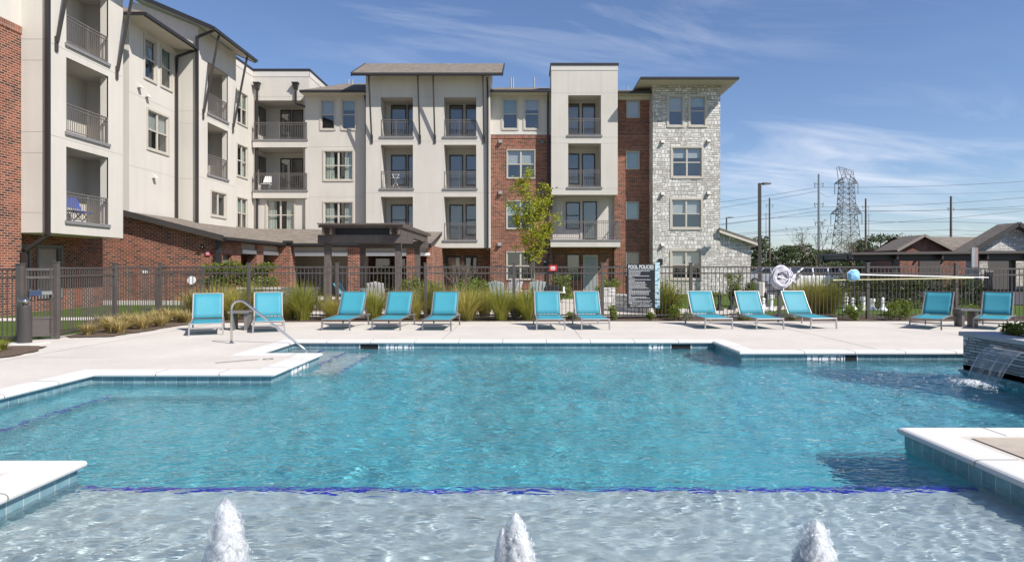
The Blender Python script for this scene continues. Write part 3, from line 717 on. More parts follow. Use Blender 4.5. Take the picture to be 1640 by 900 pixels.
# --- corner unit with two wide balconies and a flat parapet
Y = 40.0; T = front(Y); x0, x1 = -16.66, -13.2
ow = (sx(424.5,Y)+.12, sx(474,Y)-.12, sz(368,Y), sz(321,Y))
bal = [(sx(408.5,Y), sx(486,Y), 6.28, 8.85), (sx(408.5,Y), sx(486,Y), 9.36, 11.75)]
mb = MB(T); wall(mb, x0, x1, 0, 13.55, [win_op(ow)] + [(*b, .12) for b in bal])
mb.quad((x1,0,0), (x1,-4.4,0), (x1,-4.4,13.55), (x1,0,13.55)); mb.quad((x0,0,13.5), (x1,0,13.5), (x1,-4.4,13.5), (x0,-4.4,13.5))
mb.build('wall', M['stucco'], B, recalc=False)
mb = MB(T); mb.box(x0-.05, x1+.05, -.25, .05, 13.55, 13.68); mb.box(x1-.2, x1+.05, -4.4, -.25, 13.55, 13.68)
mb.box(x0, x1+.02, .003, .02, 13.2, 13.54, 1); mb.box(x1+.003, x1+.02, -4.4, .02, 13.2, 13.54, 1); mb.build('parapet_cap', [M['fascia'], M['stucco_trim']], B)
for b in bal:
    bo = balcony(B, T, *b, dep=1.8, doors=(('door', .30, .53), ('window', .55, .80)), rail=False, sill=False)
    mb = MB(T); mb.box(b[0]-.05, b[1]+.35, -.1, .28, b[2]-.12, b[2]-.005); mb.box(b[0]-.05, b[1]+.33, .003, .24, b[2]-.50, b[2]-.125, 1); mb.build('balcony_slab', [M['slab'], M['stucco']], bo)
    railing(bo, T, b[0]+.02, b[1]+.28, b[2], .22)
    mb = MB(T); a = b[0]+.02                                  # glazing in the left cheek
    mb.box(a, a+.04, -1.5, -.5, b[2]+.5, b[2]+2.2); mb.quad((a+.045,-1.44,b[2]+.56), (a+.045,-.56,b[2]+.56), (a+.045,-.56,b[2]+2.14), (a+.045,-1.44,b[2]+2.14), 1); mb.build('window', [M['bronze'], M['glass']], bo, recalc=False)
window(B, T, *ow, cols=2, blind='curtain')
downspout(B, T, [(-16.35, .1, 12.4), (-16.35, .1, 3.9)], head=(-16.35, .06, 12.65))
downspout(B, T, [(-14.0, .1, 12.3), (-14.0, .1, 11.55), (-13.1, .1, 11.25), (-13.1, .1, 3.75)], head=(-14.0, .06, 12.65), straps=[(-13.1, .06, 8.2), (-13.1, .06, 5.1)])
joints(B, T, [(x0, 8.86, x1, 8.86), (x0, 12.0, x1, 12.0), (x0, 5.9, x1, 5.9)])
# --- cream bay with three rows of windows under a hip roof
Y = 39.8; T = front(Y); x0, x1 = -13.38, -9.55
W = [(sx(514.5,Y), sx(535.5,Y), 9.98, 11.72, 1), (sx(548,Y), sx(569,Y), 9.98, 11.72, 1), (sx(519.5,Y), sx(564.5,Y), 6.90, 8.62, 2), (sx(519.5,Y), sx(564.5,Y), 3.84, 5.52, 2)]
mb = MB(T); wall(mb, x0, x1, 0, 12.02, [win_op(w) for w in W]); mb.quad((x0,0,0), (x0,-.4,0), (x0,-.4,12), (x0,0,12)); mb.build('wall', M['stucco'], B, recalc=False)
for w, bl in zip(W, ('half', 'third', 'curtain', 'curtain')): window(B, T, *w[:4], cols=w[4], blind=bl)
joints(B, T, [(x0, 8.9, x1, 8.9), (x0, 5.85, x1, 5.85)])
def hip_slope(par, T, e, r, d_e, z_e, d_r, z_r, th=.15):
    mb = MB(T); E0, E1 = (e[0],d_e,z_e), (e[1],d_e,z_e); R0, R1 = (r[0],d_r,z_r), (r[1],d_r,z_r); up = lambda p: (p[0],p[1],p[2]+th)
    L0, L1 = (e[0],d_r,z_e), (e[1],d_r,z_e)
    mb.quad(up(E0), up(E1), up(R1), up(R0), 0)
    mb.add([up(E0), up(R0), up(L0)], [(0,1,2)], 0); mb.add([up(E1), up(R1), up(L1)], [(0,1,2)], 0)
    mb.quad(E0, E1, up(E1), up(E0), 1); mb.quad(E0, L0, up(L0), up(E0), 1); mb.quad(E1, L1, up(L1), up(E1), 1); mb.quad(E0, E1, L1, L0, 2)
    o = mb.build('roof', [M['shingle'], M['fascia'], M['soffit']], par, recalc=False)
    g = MB(T); g.box(e[0], e[1], d_e+.004, d_e+.12, z_e+.01, z_e+.14); g.build('gutter', M['fascia'], o); return o
ro = hip_slope(B, T, (-13.45, -9.58), (-11.9, -9.58), .75, 11.98, -3.4, 13.55)
def roof_pipe(ro, x, y, z, h=.5):
    mb = MB(); mb.tube([(x,y,z-.3), (x,y,z+h)], .045, seg=6); mb.build('roof_pipe', M['galv'], ro)
roof_pipe(ro, -11.5, 42.6, 13.3); roof_pipe(ro, -11.2, 42.4, 13.2)
downspout(B, T, [(-9.75, .12, 12.0), (-9.65, .12, 11.5), (-9.65, .12, 3.8)])
# --- white bay with a deep shed roof, struts and two stacks of balconies
Y = 39.2; T = front(Y); x0, x1 = -9.56, -2.13; zb = 2.75
stacks = [(sx(610,Y), sx(661.3,Y)), (sx(711.2,Y), sx(762.7,Y))]
ops = [(s[0], s[1], z0, z1, .05) for s in stacks for z0, z1 in LV]
mb = MB(T); wall(mb, x0, x1, zb, 13.25, ops)
for a in (x0, x1): mb.quad((a,0,zb), (a,-1.9,zb), (a,-1.9,13.3), (a,0,13.3)); mb.add([(a,0,13.25), (a,-3,13.25), (a,-3,14.5)], [(0,1,2)])
mb.quad((x0,0,zb), (x1,0,zb), (x1,-1.9,zb), (x0,-1.9,zb)); mb.build('wall', M['stucco'], B, recalc=False)
for i, s in enumerate(stacks):
    for k, (z0, z1) in enumerate(LV):
        dd = (('window', .16, .66), ('door', .70, .99)) if i == 0 else (('door', .08, .52), ('window', .60, .99))
        balcony(B, T, s[0], s[1], z0, z1, dep=1.5, doors=dd)
shed_roof(B, T, -10.2, -1.38, .85, 12.78, -2.6, 14.42)
for px in (595.5, 672.5, 696.5, 774.7): strut(B, T, sx(px,Y), 9.2, .78, 12.8)
downspout(B, T, [(-2.27, .75, 12.7), (-2.27, .14, 12.1), (-2.27, .08, 2.6)])
joints(B, T, [(x0, 9.12, x1, 9.12), (x0, 6.05, x1, 6.05), (x0, 11.75, x1, 11.75)] + [(a, 11.75, a, 13.2) for s in stacks for a in s] )
# ground floor set back under the white bay
Y2 = 40.9; T2 = front(Y2); mb = MB(T2); w = [(sx(716,Y2), sx(737,Y2), .55, 2.25), (sx(745,Y2), sx(764,Y2), .55, 2.25)]
wall(mb, -9.6, -2.13, -.05, 2.75, [win_op(q) for q in w]); mb.quad((-2.13,0,-.05), (-2.13,1.0,-.05), (-2.13,1.0,2.75), (-2.13,0,2.75)); mb.build('wall', M['brick'], B, recalc=False)
for q in w: window(B, T2, *q, casing=.06, blind='none', mat='bronze')
# --- brick bay, cream on its top storey
Y = 39.9; T = front(Y); x0, x1 = -2.16, 1.62; zk = 9.72
W = [(sx(805.5,Y), sx(828.5,Y), 10.02, 11.80, 1), (sx(840.5,Y), sx(863.3,Y), 10.02, 11.80, 1), (sx(812.5,Y), sx(856,Y), 7.02, 8.70, 2), (sx(812,Y), sx(855.5,Y), 3.95, 5.60, 2), (sx(812,Y), sx(855.5,Y), .86, 2.50, 2)]
mb = MB(T); wall(mb, x0, x1, zk, 12.1, [win_op(w) for w in W[:2]]); mb.build('wall', M['stucco'], B, recalc=False)
mb = MB(T); wall(mb, x0, x1, -.05, zk, [win_op(w) for w in W[2:]]); mb.build('wall', M['brick'], B, recalc=False)
mb = MB(T); mb.box(x0, x1, .003, .05, zk-.07, zk+.07, 1); mb.box(x0, x1, .003, .022, zk-.29, zk-.072, 0); mb.build('brick_band', [M['soldier'], M['stucco_trim']], B)
for w in W[2:]: mb = MB(T); mb.box(w[0]-.05, w[1]+.05, .003, .016, w[3]+.06, w[3]+.27); mb.build('window_lintel', M['soldier'], B)
for w, bl in zip(W, ('half', 'third', 'half', 'half', 'none')): window(B, T, *w[:4], cols=w[4], casing=.10 if w[4] == 1 else .05, blind=bl)
ro = hip_slope(B, T, (-2.1, 1.5), (-2.1, 1.5), .75, 12.02, -3.4, 13.3)
for x in (-.95, -.8, .55): roof_pipe(ro, x, 42.2, 13.05, .75)
downspout(B, T, [(1.35, .7, 12.0), (1.35, .1, 11.5), (1.35, .08, .1)])
for px, py in ((801.5, 227.5), (868, 228), (801.5, 309), (868, 309), (800, 391.5)): vent(B, T, sx(px,Y), sz(py,Y), 'slab')
# --- narrow white bay with a flat parapet and two recessed balconies
Y = 39.2; T = front(Y); x0, x1 = 1.53, 5.50; zb = 5.92; sA = (sx(910,Y), sx(962.5,Y))
lv = [(6.38, 8.98), (9.48, 11.86)]
mb = MB(T); wall(mb, x0, x1, zb, 13.65, [(sA[0], sA[1], a, b, .05) for a, b in lv])
for a in (x0, x1): mb.quad((a,0,zb), (a,-2.2,zb), (a,-2.2,13.65), (a,0,13.65))
mb.quad((x0,0,zb), (x1,0,zb), (x1,-2.2,zb), (x0,-2.2,zb)); mb.quad((x0,0,13.6), (x1,0,13.6), (x1,-2.2,13.6), (x0,-2.2,13.6)); mb.build('wall', M['stucco'], B, recalc=False)
mb = MB(T); mb.box(x0-.06, x1+.06, -2.3, .06, 13.65, 13.78); mb.box(x0-.015, x1+.015, .003, .02, 13.35, 13.645, 1); mb.build('parapet_cap', [M['fascia'], M['stucco_trim']], B)
for a, b in lv: balcony(B, T, sA[0], sA[1], a, b, dep=1.5, doors=(('window', .02, .40), ('door', .48, .90)))
joints(B, T, [(x0, 12.0, x1, 12.0), (x0, 9.0, x1, 9.0), (x0, 9.36, sA[0], 9.36), (sA[1], 9.36, x1, 9.36), (sA[0], 12.0, sA[0], 13.35), (sA[1], 12.0, sA[1], 13.35), (x0, 6.3, x1, 6.3)])
# open balcony below it
Yb = 40.55; Tb = front(Yb); mb = MB(Tb)
wall(mb, x0, x1, 2.9, 6.0, []); mb.build('wall', M['stucco'], B, recalc=False)
bo = MB(T); bo.box(x0-.05, x1+.12, -1.35, .20, 2.80, 3.14); bo.box(x0-.08, x1+.15, -1.35, .24, 3.143, 3.24, 1); bo = bo.build('balcony', [M['stucco'], M['slab']], B)
railing(bo, T, x0+.05, x1+.05, 3.24, .12, h=1.12, returns=1.2)
g = MB(Tb)
for kind, p0, p1, q0, q1 in (('window', sx(906,Yb), sx(929,Yb), 3.95, 5.62), ('door', sx(933,Yb), sx(956,Yb), 3.26, 5.66)):
    _, (l, r, lo, hi, d) = glazed_door(bo, Tb, p0, p1, q0, q1, .005, kind); g.quad((l,d,lo), (r,d,lo), (r,d,hi), (l,d,hi))
g.build('glass', M['glass'], bo, recalc=False)
mb = MB(Tb)
for (p0, p1, q0, q1) in ((sx(903.5,Yb), sx(906,Yb), 3.85, 5.75), (sx(929,Yb), sx(933,Yb), 3.26, 5.75), (sx(956,Yb), sx(959,Yb), 3.26, 5.75), (sx(906,Yb), sx(929,Yb), 5.63, 5.75), (sx(933,Yb), sx(956,Yb), 5.67, 5.75)): mb.box(p0, p1, .004, .05, q0, q1)
mb.build('door_trim', M['trim'], bo)
mb = MB(Tb); wall(mb, x0, x1, -.05, 2.9, []); mb.quad((x0,0,-.05), (x0,.65,-.05), (x0,.65,2.9), (x0,0,2.9)); mb.build('wall', M['brick'], B, recalc=False)
_, (l, r, lo, hi, d) = glazed_door(B, Tb, sx(907,Yb), sx(929,Yb), .8, 2.42, .005, 'window'); g = MB(Tb); g.quad((l,d,lo), (r,d,lo), (r,d,hi), (l,d,hi)); g.build('glass', M['glass'], B, recalc=False)
mb = MB(Tb); mb.box(sx(934,Yb), sx(957,Yb), .004, .05, 0, 2.35); mb.box(sx(936,Yb), sx(955,Yb), .052, .06, .1, 2.25, 1); mb.build('entrance_door', [M['trim'], plain('door_grey', (.30, .32, .31), .5)], B)
# --- brick strip with small square windows
Y = 40.3; T = front(Y); x0, x1 = 5.45, 7.75
W = [(sx(1004,Y), sx(1024,Y), 10.78, 11.82), (sx(1003.5,Y), sx(1023.5,Y), 7.62, 8.70), (sx(1003,Y), sx(1022.5,Y), 4.55, 5.60), (sx(1003,Y), sx(1022.5,Y), 1.1, 2.48)]
mb = MB(T); wall(mb, x0, x1, -.05, 12.1, [win_op(w) for w in W]); mb.build('wall', M['brick'], B, recalc=False)
for w in W: window(B, T, *w, casing=.03, sash=False, blind='full' if w[2] > 4 else 'none')
for z in (9.45, 8.8, 5.72): mb = MB(T); mb.box(x0, x1, .003, .016, z, z+.2); mb.build('brick_band', M['soldier'], B)
mb = MB(T); mb.box(x0, x1, .003, .10, 11.86, 12.06); mb.build('frieze_board', M['soffit'], B)
ro = hip_slope(B, T, (5.55, 7.58), (5.55, 7.58), .75, 12.06, -3.2, 13.2); roof_pipe(ro, 6.6, 42.5, 12.9, .5)
# --- stone tower with a wide hip roof
Y = 39.2; T = front(Y); x0, x1 = 7.60, 11.63
W = [(sx(1071,Y), sx(1093,Y), 10.06, 11.78, 1), (sx(1105.5,Y), sx(1129,Y), 10.06, 11.78, 1), (sx(1077,Y), sx(1123.5,Y), 7.0, 8.72, 2), (sx(1076,Y), sx(1122.5,Y), 3.95, 5.62, 2), (sx(1076,Y), sx(1122,Y), .92, 2.56, 2)]
mb = MB(T); wall(mb, x0, x1, -.05, 12.5, [win_op(w) for w in W])
for a in (x0, x1): mb.quad((a,0,-.05), (a,-5,-.05), (a,-5,12.5), (a,0,12.5))
mb.build('tower_wall', M['stone'], B, recalc=False)
for w, bl in zip(W, ('half', 'third', 'third', 'half', 'half')): window(B, T, *w[:4], cols=w[4], casing=.12, blind=bl)
mb = MB(T)
e = (x0-.95, x1+.72); cx_, cd = (e[0]+e[1])/2, -2.6; zE = 12.45; zt = zE+.16; dE, dB = 1.2, -6.2; apex = (cx_, cd, 13.55)
c4 = [(e[0],dE,zt), (e[1],dE,zt), (e[1],dB,zt), (e[0],dB,zt)]; l4 = [(p[0],p[1],zE) for p in c4]
for i in range(4): j = (i+1) % 4; mb.add([c4[i], c4[j], apex], [(0,1,2)], 0); mb.quad(l4[i], l4[j], c4[j], c4[i], 1)
mb.quad(*l4, 2); mb.build('tower_roof', [M['shingle'], M['fascia'], M['soffit']], B, recalc=False)
mb = MB(T); mb.box(e[0], e[1], dE+.004, dE+.11, zE+.02, zE+.14); mb.build('gutter', M['fascia'], B)
for px, py in ((1061, 227.5), (1134.5, 226), (1061, 310.5), (1134.5, 309.5), (1061, 392)): vent(B, T, sx(px,Y), sz(py,Y), 'vent_grey', .10)
mb = MB(T); mb.box(sx(1057.5,Y)-.12, sx(1057.5,Y)+.12, .003, .14, 1.75, 2.1); mb.build('wall_lantern', M['black'], B)
# low stone wing with a sloping roof beside the tower
xr = sx(1202.6, 39.3); T = front(39.3)
mb = MB(T); mb.add([(x1+.003,0,-.05), (xr,0,-.05), (xr,0,3.0), (x1+.003,0,3.62)], [(0,1,2,3)]); mb.add([(xr,0,-.05), (xr,-4,-.05), (xr,-4,3.0), (xr,0,3.0)], [(0,1,2,3)]); mb.build('wing_wall', M['stone'], B, recalc=False)
mb = MB(T); p, q = (x1-.1, 3.74), (xr+.42, 2.92)
for (dz0, dz1, d0, d1, mi) in ((.10, .20, .35, -4.2, 0), (-.08, .098, .33, -4.1, 1)): mb.hexa([(p[0],d1,p[1]+dz0),(q[0],d1,q[1]+dz0),(q[0],d0,q[1]+dz0),(p[0],d0,p[1]+dz0)], [(p[0],d1,p[1]+dz1),(q[0],d1,q[1]+dz1),(q[0],d0,q[1]+dz1),(p[0],d0,p[1]+dz1)], mi)
mb.build('wing_roof', [M['shingle'], M['soffit']], B)
# ------------------------------------------------------------------ the left wing, seen along its length
G = thing('apartment_wing', 'long cream stucco apartment wing with brick end and slanted struts along the left side', 'apartment building', (-20, 30, 0))
XB, XS = -16.0, -17.0
def bay(y0, y1, ops_a, zlist, zb, extra=(), top=13.3, deep=2.2):
    T = side(XB); ops = [(ops_a[0], ops_a[1], a, b, .05) for a, b in zlist] + [win_op(w) for w in extra]
    mb = MB(T); wall(mb, y0, y1, zb, top, ops)
    for a in (y0, y1): mb.quad((a,0,zb), (a,-deep,zb), (a,-deep,top), (a,0,top)); mb.add([(a,0,top), (a,-deep-1,top), (a,-deep-1,top+1.25), (a,-.0,top)], [(0,1,2)])
    mb.quad((y0,0,zb), (y1,0,zb), (y1,-deep,zb), (y0,-deep,zb)); mb.build('wall', M['stucco'], G, recalc=False)
    for a, b in zlist: balcony(G, T, ops_a[0], ops_a[1], a, b, dep=1.35, doors=(('door', .12, .5),), rail_d=-.03, widen=.75)
    for w in extra: window(G, T, *w, cols=2, sash=False, blind='none')
    shed_roof(G, T, y0-.36, y1+.6, .85, 13.05, -3.6, 14.95)
# near bay
bay(21.96, 26.05, (22.83, 25.12), [(3.18, 5.76), (6.27, 8.87), (9.35, 11.9)], 2.72)
T = side(XB)
for a in (22.32, 25.62): strut(G, T, a, 9.12, .8, 13.05)
joints(G, T, [(21.96, 9.12, 26.05, 9.12), (21.96, 6.02, 26.05, 6.02), (21.96, 12.1, 26.05, 12.1)])
Tn = front(21.96); joints(G, Tn, [(-16.95, 9.2, -16.02, 9.2), (-16.95, 8.5, -16.02, 8.5), (-16.95, 6.1, -16.02, 6.1), (-16.95, 5.4, -16.02, 5.4), (-16.95, 3.4, -16.02, 3.4)])
mb = MB(); mb.box(-16.03, -15.90, 21.84, 21.95, 2.6, 13.0); mb.beam((-15.96,21.9,2.62), (-16.75,21.9,2.1), .12, .11); mb.box(-16.82, -16.68, 21.84, 21.95, .05, 2.15); mb.build('downspout', M['fascia'], G)
# brick end nearest the camera, cream above
T = side(-16.9); mb = MB(T); wall(mb, 17.0, 21.96, -.05, 9.55, []); mb.build('wall', M['brick'], G, recalc=False)
mb = MB(T); mb.box(17.0, 21.955, .003, .03, 9.36, 9.6); mb.build('brick_band', M['soldier'], G)
mb = MB(T); wall(mb, 17.0, 21.96, 9.55, 13.6, []); mb.build('wall', M['stucco'], G, recalc=False)
mb = MB(T); mb.box(20.2, 21.3, -.001, .06, 11.0, 11.16); mb.build('window_sill', M['trim'], G)
# recess under the near bay
T = side(-17.55); w = [(22.25, 23.15, .5, 2.3), (23.6, 24.75, .5, 2.3)]
mb = MB(T); wall(mb, 21.96, 27.2, -.05, 2.8, [win_op(q) for q in w]); mb.quad((21.97,0,-.05), (21.97,.65,-.05), (21.97,.65,2.72), (21.97,0,2.72)); mb.build('wall', M['brick'], G, recalc=False)
for q in w: window(G, T, *q, casing=.08, blind='full', mat='slab')
# window wall between the bays
T = side(XS); W = [(29.24, 30.12, 10.06, 11.86, 1), (30.56, 31.46, 10.06, 11.86, 1), (29.47, 31.15, 6.95, 8.66, 2)]
mb = MB(T); wall(mb, 28.1, 32.0, 2.6, 12.2, [win_op(q) for q in W]); mb.quad((28.1,0,2.6), (28.1,-3,2.6), (28.1,-3,12.2), (28.1,0,12.2)); mb.build('wall', M['stucco'], G, recalc=False)
for q, bl in zip(W, ('half', 'half', 'half')): window(G, T, *q[:4], cols=q[4], blind=bl)
joints(G, T, [(28.1, 9.1, 32, 9.1), (28.1, 5.95, 32, 5.95)])
mb = MB(T); E = [(27.5,.95,12.12), (31.97,.95,12.12), (31.97,-2.5,13.3), (28.8,-2.5,13.3)]; up = lambda p, k=.16: (p[0],p[1],p[2]+k)
mb.quad(*[up(p) for p in E], 0); mb.quad((27.5,.95,12.12), (31.97,.95,12.12), (31.97,-2.5,12.12), (27.5,-2.5,12.12), 2)
mb.quad(E[0], E[1], up(E[1]), up(E[0]), 1); mb.quad(E[0], (27.5,-2.5,12.12), (27.5,-2.5,12.28), up(E[0]), 1); mb.add([up(E[0]), up(E[3]), (27.5,-2.5,12.28)], [(0,1,2)], 0)
mb.box(27.5, 31.97, .953, 1.07, 12.14, 12.27, 1); mb.build('roof', [M['shingle'], M['fascia'], M['soffit']], G, recalc=False)
downspout(G, T, [(31.9, .95, 12.15), (31.72, .12, 11.75), (31.72, .12, 3.75)])
for a, z in ((28.75, 9.5), (29.35, 9.25), (29.9, 5.7)): vent(G, T, a, z, 'stucco_trim', .10)
# far bay
bay(32.0, 36.2, (32.97, 35.2), [(6.27, 8.87), (9.35, 11.9)], 2.7, extra=[(33.35, 34.95, 4.25, 5.45)])
T = side(XB)
for a in (32.48, 35.78): strut(G, T, a, 9.12, .8, 13.05)
joints(G, T, [(32, 9.12, 36.2, 9.12), (32, 6.02, 36.2, 6.02)]); joints(G, front(32.0), [(-17, 9.2, -16.02, 9.2), (-17, 8.6, -16.02, 8.6), (-17, 5.9, -16.02, 5.9)])
mb = MB(); mb.beam((-15.15,31.9,13.1), (-16.0,31.9,12.75), .11, .10); mb.box(-16.06, -15.94, 31.86, 31.97, 3.6, 12.8); mb.box(-16.06, -15.8, 31.86, 31.97, 3.5, 3.6); mb.build('downspout', M['fascia'], G)
# parapeted end next to the corner
T = side(-16.65); W = [(37.82, 39.18, 9.98, 11.8, 2), (37.82, 39.18, 6.9, 8.7, 2), (37.82, 39.18, 3.88, 5.62, 2)]
mb = MB(T); wall(mb, 36.2, 40.0, 2.6, 13.55, [win_op(q) for q in W]); mb.quad((36.2,0,13.5), (40,0,13.5), (40,-3,13.5), (36.2,-3,13.5)); mb.build('wall', M['stucco'], G, recalc=False)
for q, bl in zip(W, ('half', 'curtain', 'half')): window(G, T, *q[:4], cols=2, blind=bl, casing=.08)
mb = MB(T); mb.box(36.2, 39.9, -.25, .05, 13.55, 13.68); mb.box(36.2, 39.94, .003, .02, 13.2, 13.545, 1); mb.build('parapet_cap', [M['fascia'], M['stucco_trim']], G)

# ------------------------------------------------------------------ single-storey brick clubhouse with a porch, wrapped round the inner corner
H = thing('brick_clubhouse', 'low red brick clubhouse with a brown shingle lean-to roof and open porch at the corner', 'clubhouse', (-13, 33, 0))
T = front(27.9); mb = MB(T); xl, xr = -18.9, -13.1
mb.add([(xl,0,-.05), (xr,0,-.05), (xr,0,2.78), (-17.1,0,3.78), (xl,0,3.78)], [(0,1,2,3,4)]); mb.build('wall', M['brick'], H, recalc=False)
mb = MB(T); mb.box(xl, xr, .003, .03, -.05, .16); mb.build('plinth', M['path'], H)
Ts = side(-13.1)
dr = (28.36, 29.2, -.05, 2.12, .25); mb = MB(Ts); wall(mb, 27.9, 30.16, -.05, 2.72, [dr]); mb.quad((30.16,0,-.05), (30.16,-3,-.05), (30.16,-3,2.72), (30.16,0,2.72)); mb.build('wall', M['brick'], H, recalc=False)
mb = MB(Ts); mb.box(28.37, 29.19, -.22, -.18, -.04, 2.11); d_ = mb.build('service_door', plain('door_taupe', (.20, .18, .165), .6), H)
mb = MB(Ts); mb.box(28.15, 29.4, .003, .016, 2.13, 2.36); mb.build('brick_band', M['soldier'], H)
# roof: eave runs back along x=-13.2, turns along y=36.7; both planes meet in a valley and lean on the block
mb = MB(); zE, zR = 2.86, 3.82
A = [(-12.72,27.6,zE), (-12.72,34.75,zE), (-5.0,34.75,zE)]
L = [(-16.95,27.6,3.94), (-16.4,39.75,zR+.1), (-5.0,39.75,zR)]
mb.quad(A[0], A[1], L[1], L[0], 0); mb.quad(A[1], A[2], L[2], L[1], 0)
dn = lambda p, k=.2: (p[0], p[1], p[2]-k)
mb.quad(A[0], A[1], dn(A[1]), dn(A[0]), 1); mb.quad(A[1], A[2], dn(A[2]), dn(A[1]), 1); mb.quad(A[0], L[0], dn(L[0]), dn(A[0]), 1); mb.quad(A[2], L[2], dn(L[2]), dn(A[2]), 1)
mb.quad(dn(A[0]), dn(A[1]), dn(L[1]), dn(L[0]), 2); mb.quad(dn(A[1]), dn(A[2]), dn(L[2]), dn(L[1]), 2)
mb.build('roof', [M['shingle'], M['fascia'], M['soffit']], H, recalc=False)
mb = MB(); mb.beam((-12.66,27.65,2.79), (-12.66,34.8,2.79), .1, .13); mb.beam((-12.7,34.68,2.79), (-5.0,34.68,2.79), .1, .13); mb.box(-12.8, -12.3, 34.5, 34.7, 2.86, 2.98); mb.build('gutter', M['fascia'], H)
mb = MB(); mb.beam((-12.72,27.55,2.79), (-16.98,27.55,3.87), .06, .24); mb.build('rake_board', M['dark_metal'], H)
mb = MB(); mb.box(-13.12, -12.92, 27.74, 27.89, .05, 2.72); mb.build('downspout', M['fascia'], H)
mb = MB(); mb.box(-13.35, -13.1, 30.2, 34.9, 2.24, 2.66); mb.box(-12.4, -5.1, 35.0, 35.25, 2.24, 2.66); mb.build('porch_beam', plain('porch_beam', (.30, .27, .235), .8), H)
mb = MB(); mb.box(-13.09, -13.03, 30.2, 34.9, 2.20, 2.38); mb.box(-12.3, -5.1, 34.93, 34.99, 2.20, 2.36); mb.build('beam_trim', M['white_trim'], H)
def column(x0, x1, y0, y1):
    m = MB(); m.box(x0, x1, y0, y1, -.05, 2.75); return m.build('brick_column', M['brick'], H)
column(-13.5, -13.02, 31.75, 32.55); column(-13.6, -12.45, 34.6, 35.5)
for p0, p1 in ((557, 577), (651, 664)): column(sx(p0,34.9), sx(p1,34.9), 34.9, 35.5)
column(sx(683,34.9), sx(691,34.9), 34.95, 40.8)
Tb = front(40.6); gls = [(sx(545,40.6), sx(560,40.6), 0, 2.35, .1), (sx(600,40.6), sx(650,40.6), .1, 2.35, .1)]
mb = MB(Tb); wall(mb, -15.4, -5.2, -.05, 3.7, gls); mb.build('porch_back_wall', M['brick'], H, recalc=False)
for q in gls: window(H, Tb, *q[:4], cols=2, casing=.06, sash=False, blind='none', mat='bronze')
mb = MB(side(-16.2)); wall(mb, 30.16, 40.6, -.05, 3.3, []); mb.build('porch_back_wall', M['brick'], H, recalc=False)
mb = MB(); mb.box(-16.2, -5.2, 35.3, 40.55, 2.68, 2.74); mb.box(-16.2, -13.2, 30.2, 35.29, 2.68, 2.74); mb.build('porch_ceiling', M['soffit'], H)
mb = MB()
for x in (-12.3, -7.2): mb.lathe([(.12,0),(.14,.05),(.1,.12),(.03,.14)], (x,40.5,2.0), 10)
mb.build('wall_light', M['white'], H)
mb = MB(); mb.lathe([(.07,-.04),(.08,.02),(.04,.10)], (-13.72,27.8,2.40), 10); mb.beam((-13.72,27.89,2.47), (-13.72,27.65,2.55), .05, .05); mb.build('flood_light', M['black'], H)
# red notice on the brick
t = thing('warning_sign', 'small red notice with white lettering on the sunlit brick clubhouse wall', 'sign', (sx(333,27.87), 27.87, sz(405.5,27.87)))
def red_sign(root, w, h):
    o = Vector(root.location); m = MB(); m.box(o.x-w/2, o.x+w/2, o.y-.012, o.y+.0, o.z-h/2, o.z+h/2); b = m.build('board', M['red'], root, bevel=.003)
    m = MB()
    for k, (f, zz) in enumerate(((.55, .22), (.62, .0), (.5, -.24))): m.box(o.x-w*f/2, o.x+w*f/2, o.y-.016, o.y-.0125, o.z+h*zz-h*.06, o.z+h*zz+h*.06)
    m.build('lettering', M['white'], root)
red_sign(t, .24, .22)
# ------------------------------------------------------------------ pergola
Pg = thing('pergola', 'dark brown timber pergola with a slatted top standing behind the pool fence', 'pergola', (-6.1, 27.2, 0))
zt = 3.14; posts = [(-7.33, 24.3), (-4.72, 24.3), (-7.45, 30.0), (-4.95, 30.0)]
for x, y in posts: m = MB(); m.box(x-.11, x+.11, y-.11, y+.11, -.02, 2.52); m.build('post', M['wood'], Pg)
for y in (24.05, 29.75):
    for dy in (0, .5): m = MB(); m.beam((-7.62, y+dy, 2.60), (-4.22 if y < 26 else -4.5, y+dy, 2.60), .07, .30); m.build('main_beam', M['wood'], Pg)
for x in (-7.2, -4.75):
    for dx in (-.14, .14): m = MB(); m.beam((x+dx, 23.7, 2.88), (x+dx, 30.6, 2.88), .06, .24); m.build('rafter', M['wood'], Pg)
m = MB()
for k in range(15): y = 23.85 + k*.46; m.box(-7.55, -4.38, y, y+.06, 3.005, 3.10)
m.build('purlins', M['wood'], Pg)
m = MB()
for k in range(33): x = -7.50 + k*.094; m.box(x, x+.045, 23.55, 30.75, 3.104, 3.15)
m.build('slats', M['wood'], Pg)
m = MB(); m.box(-7.06, -4.9, 24.2, 24.24, 2.76, 3.0); m.build('end_board', M['black'], Pg)
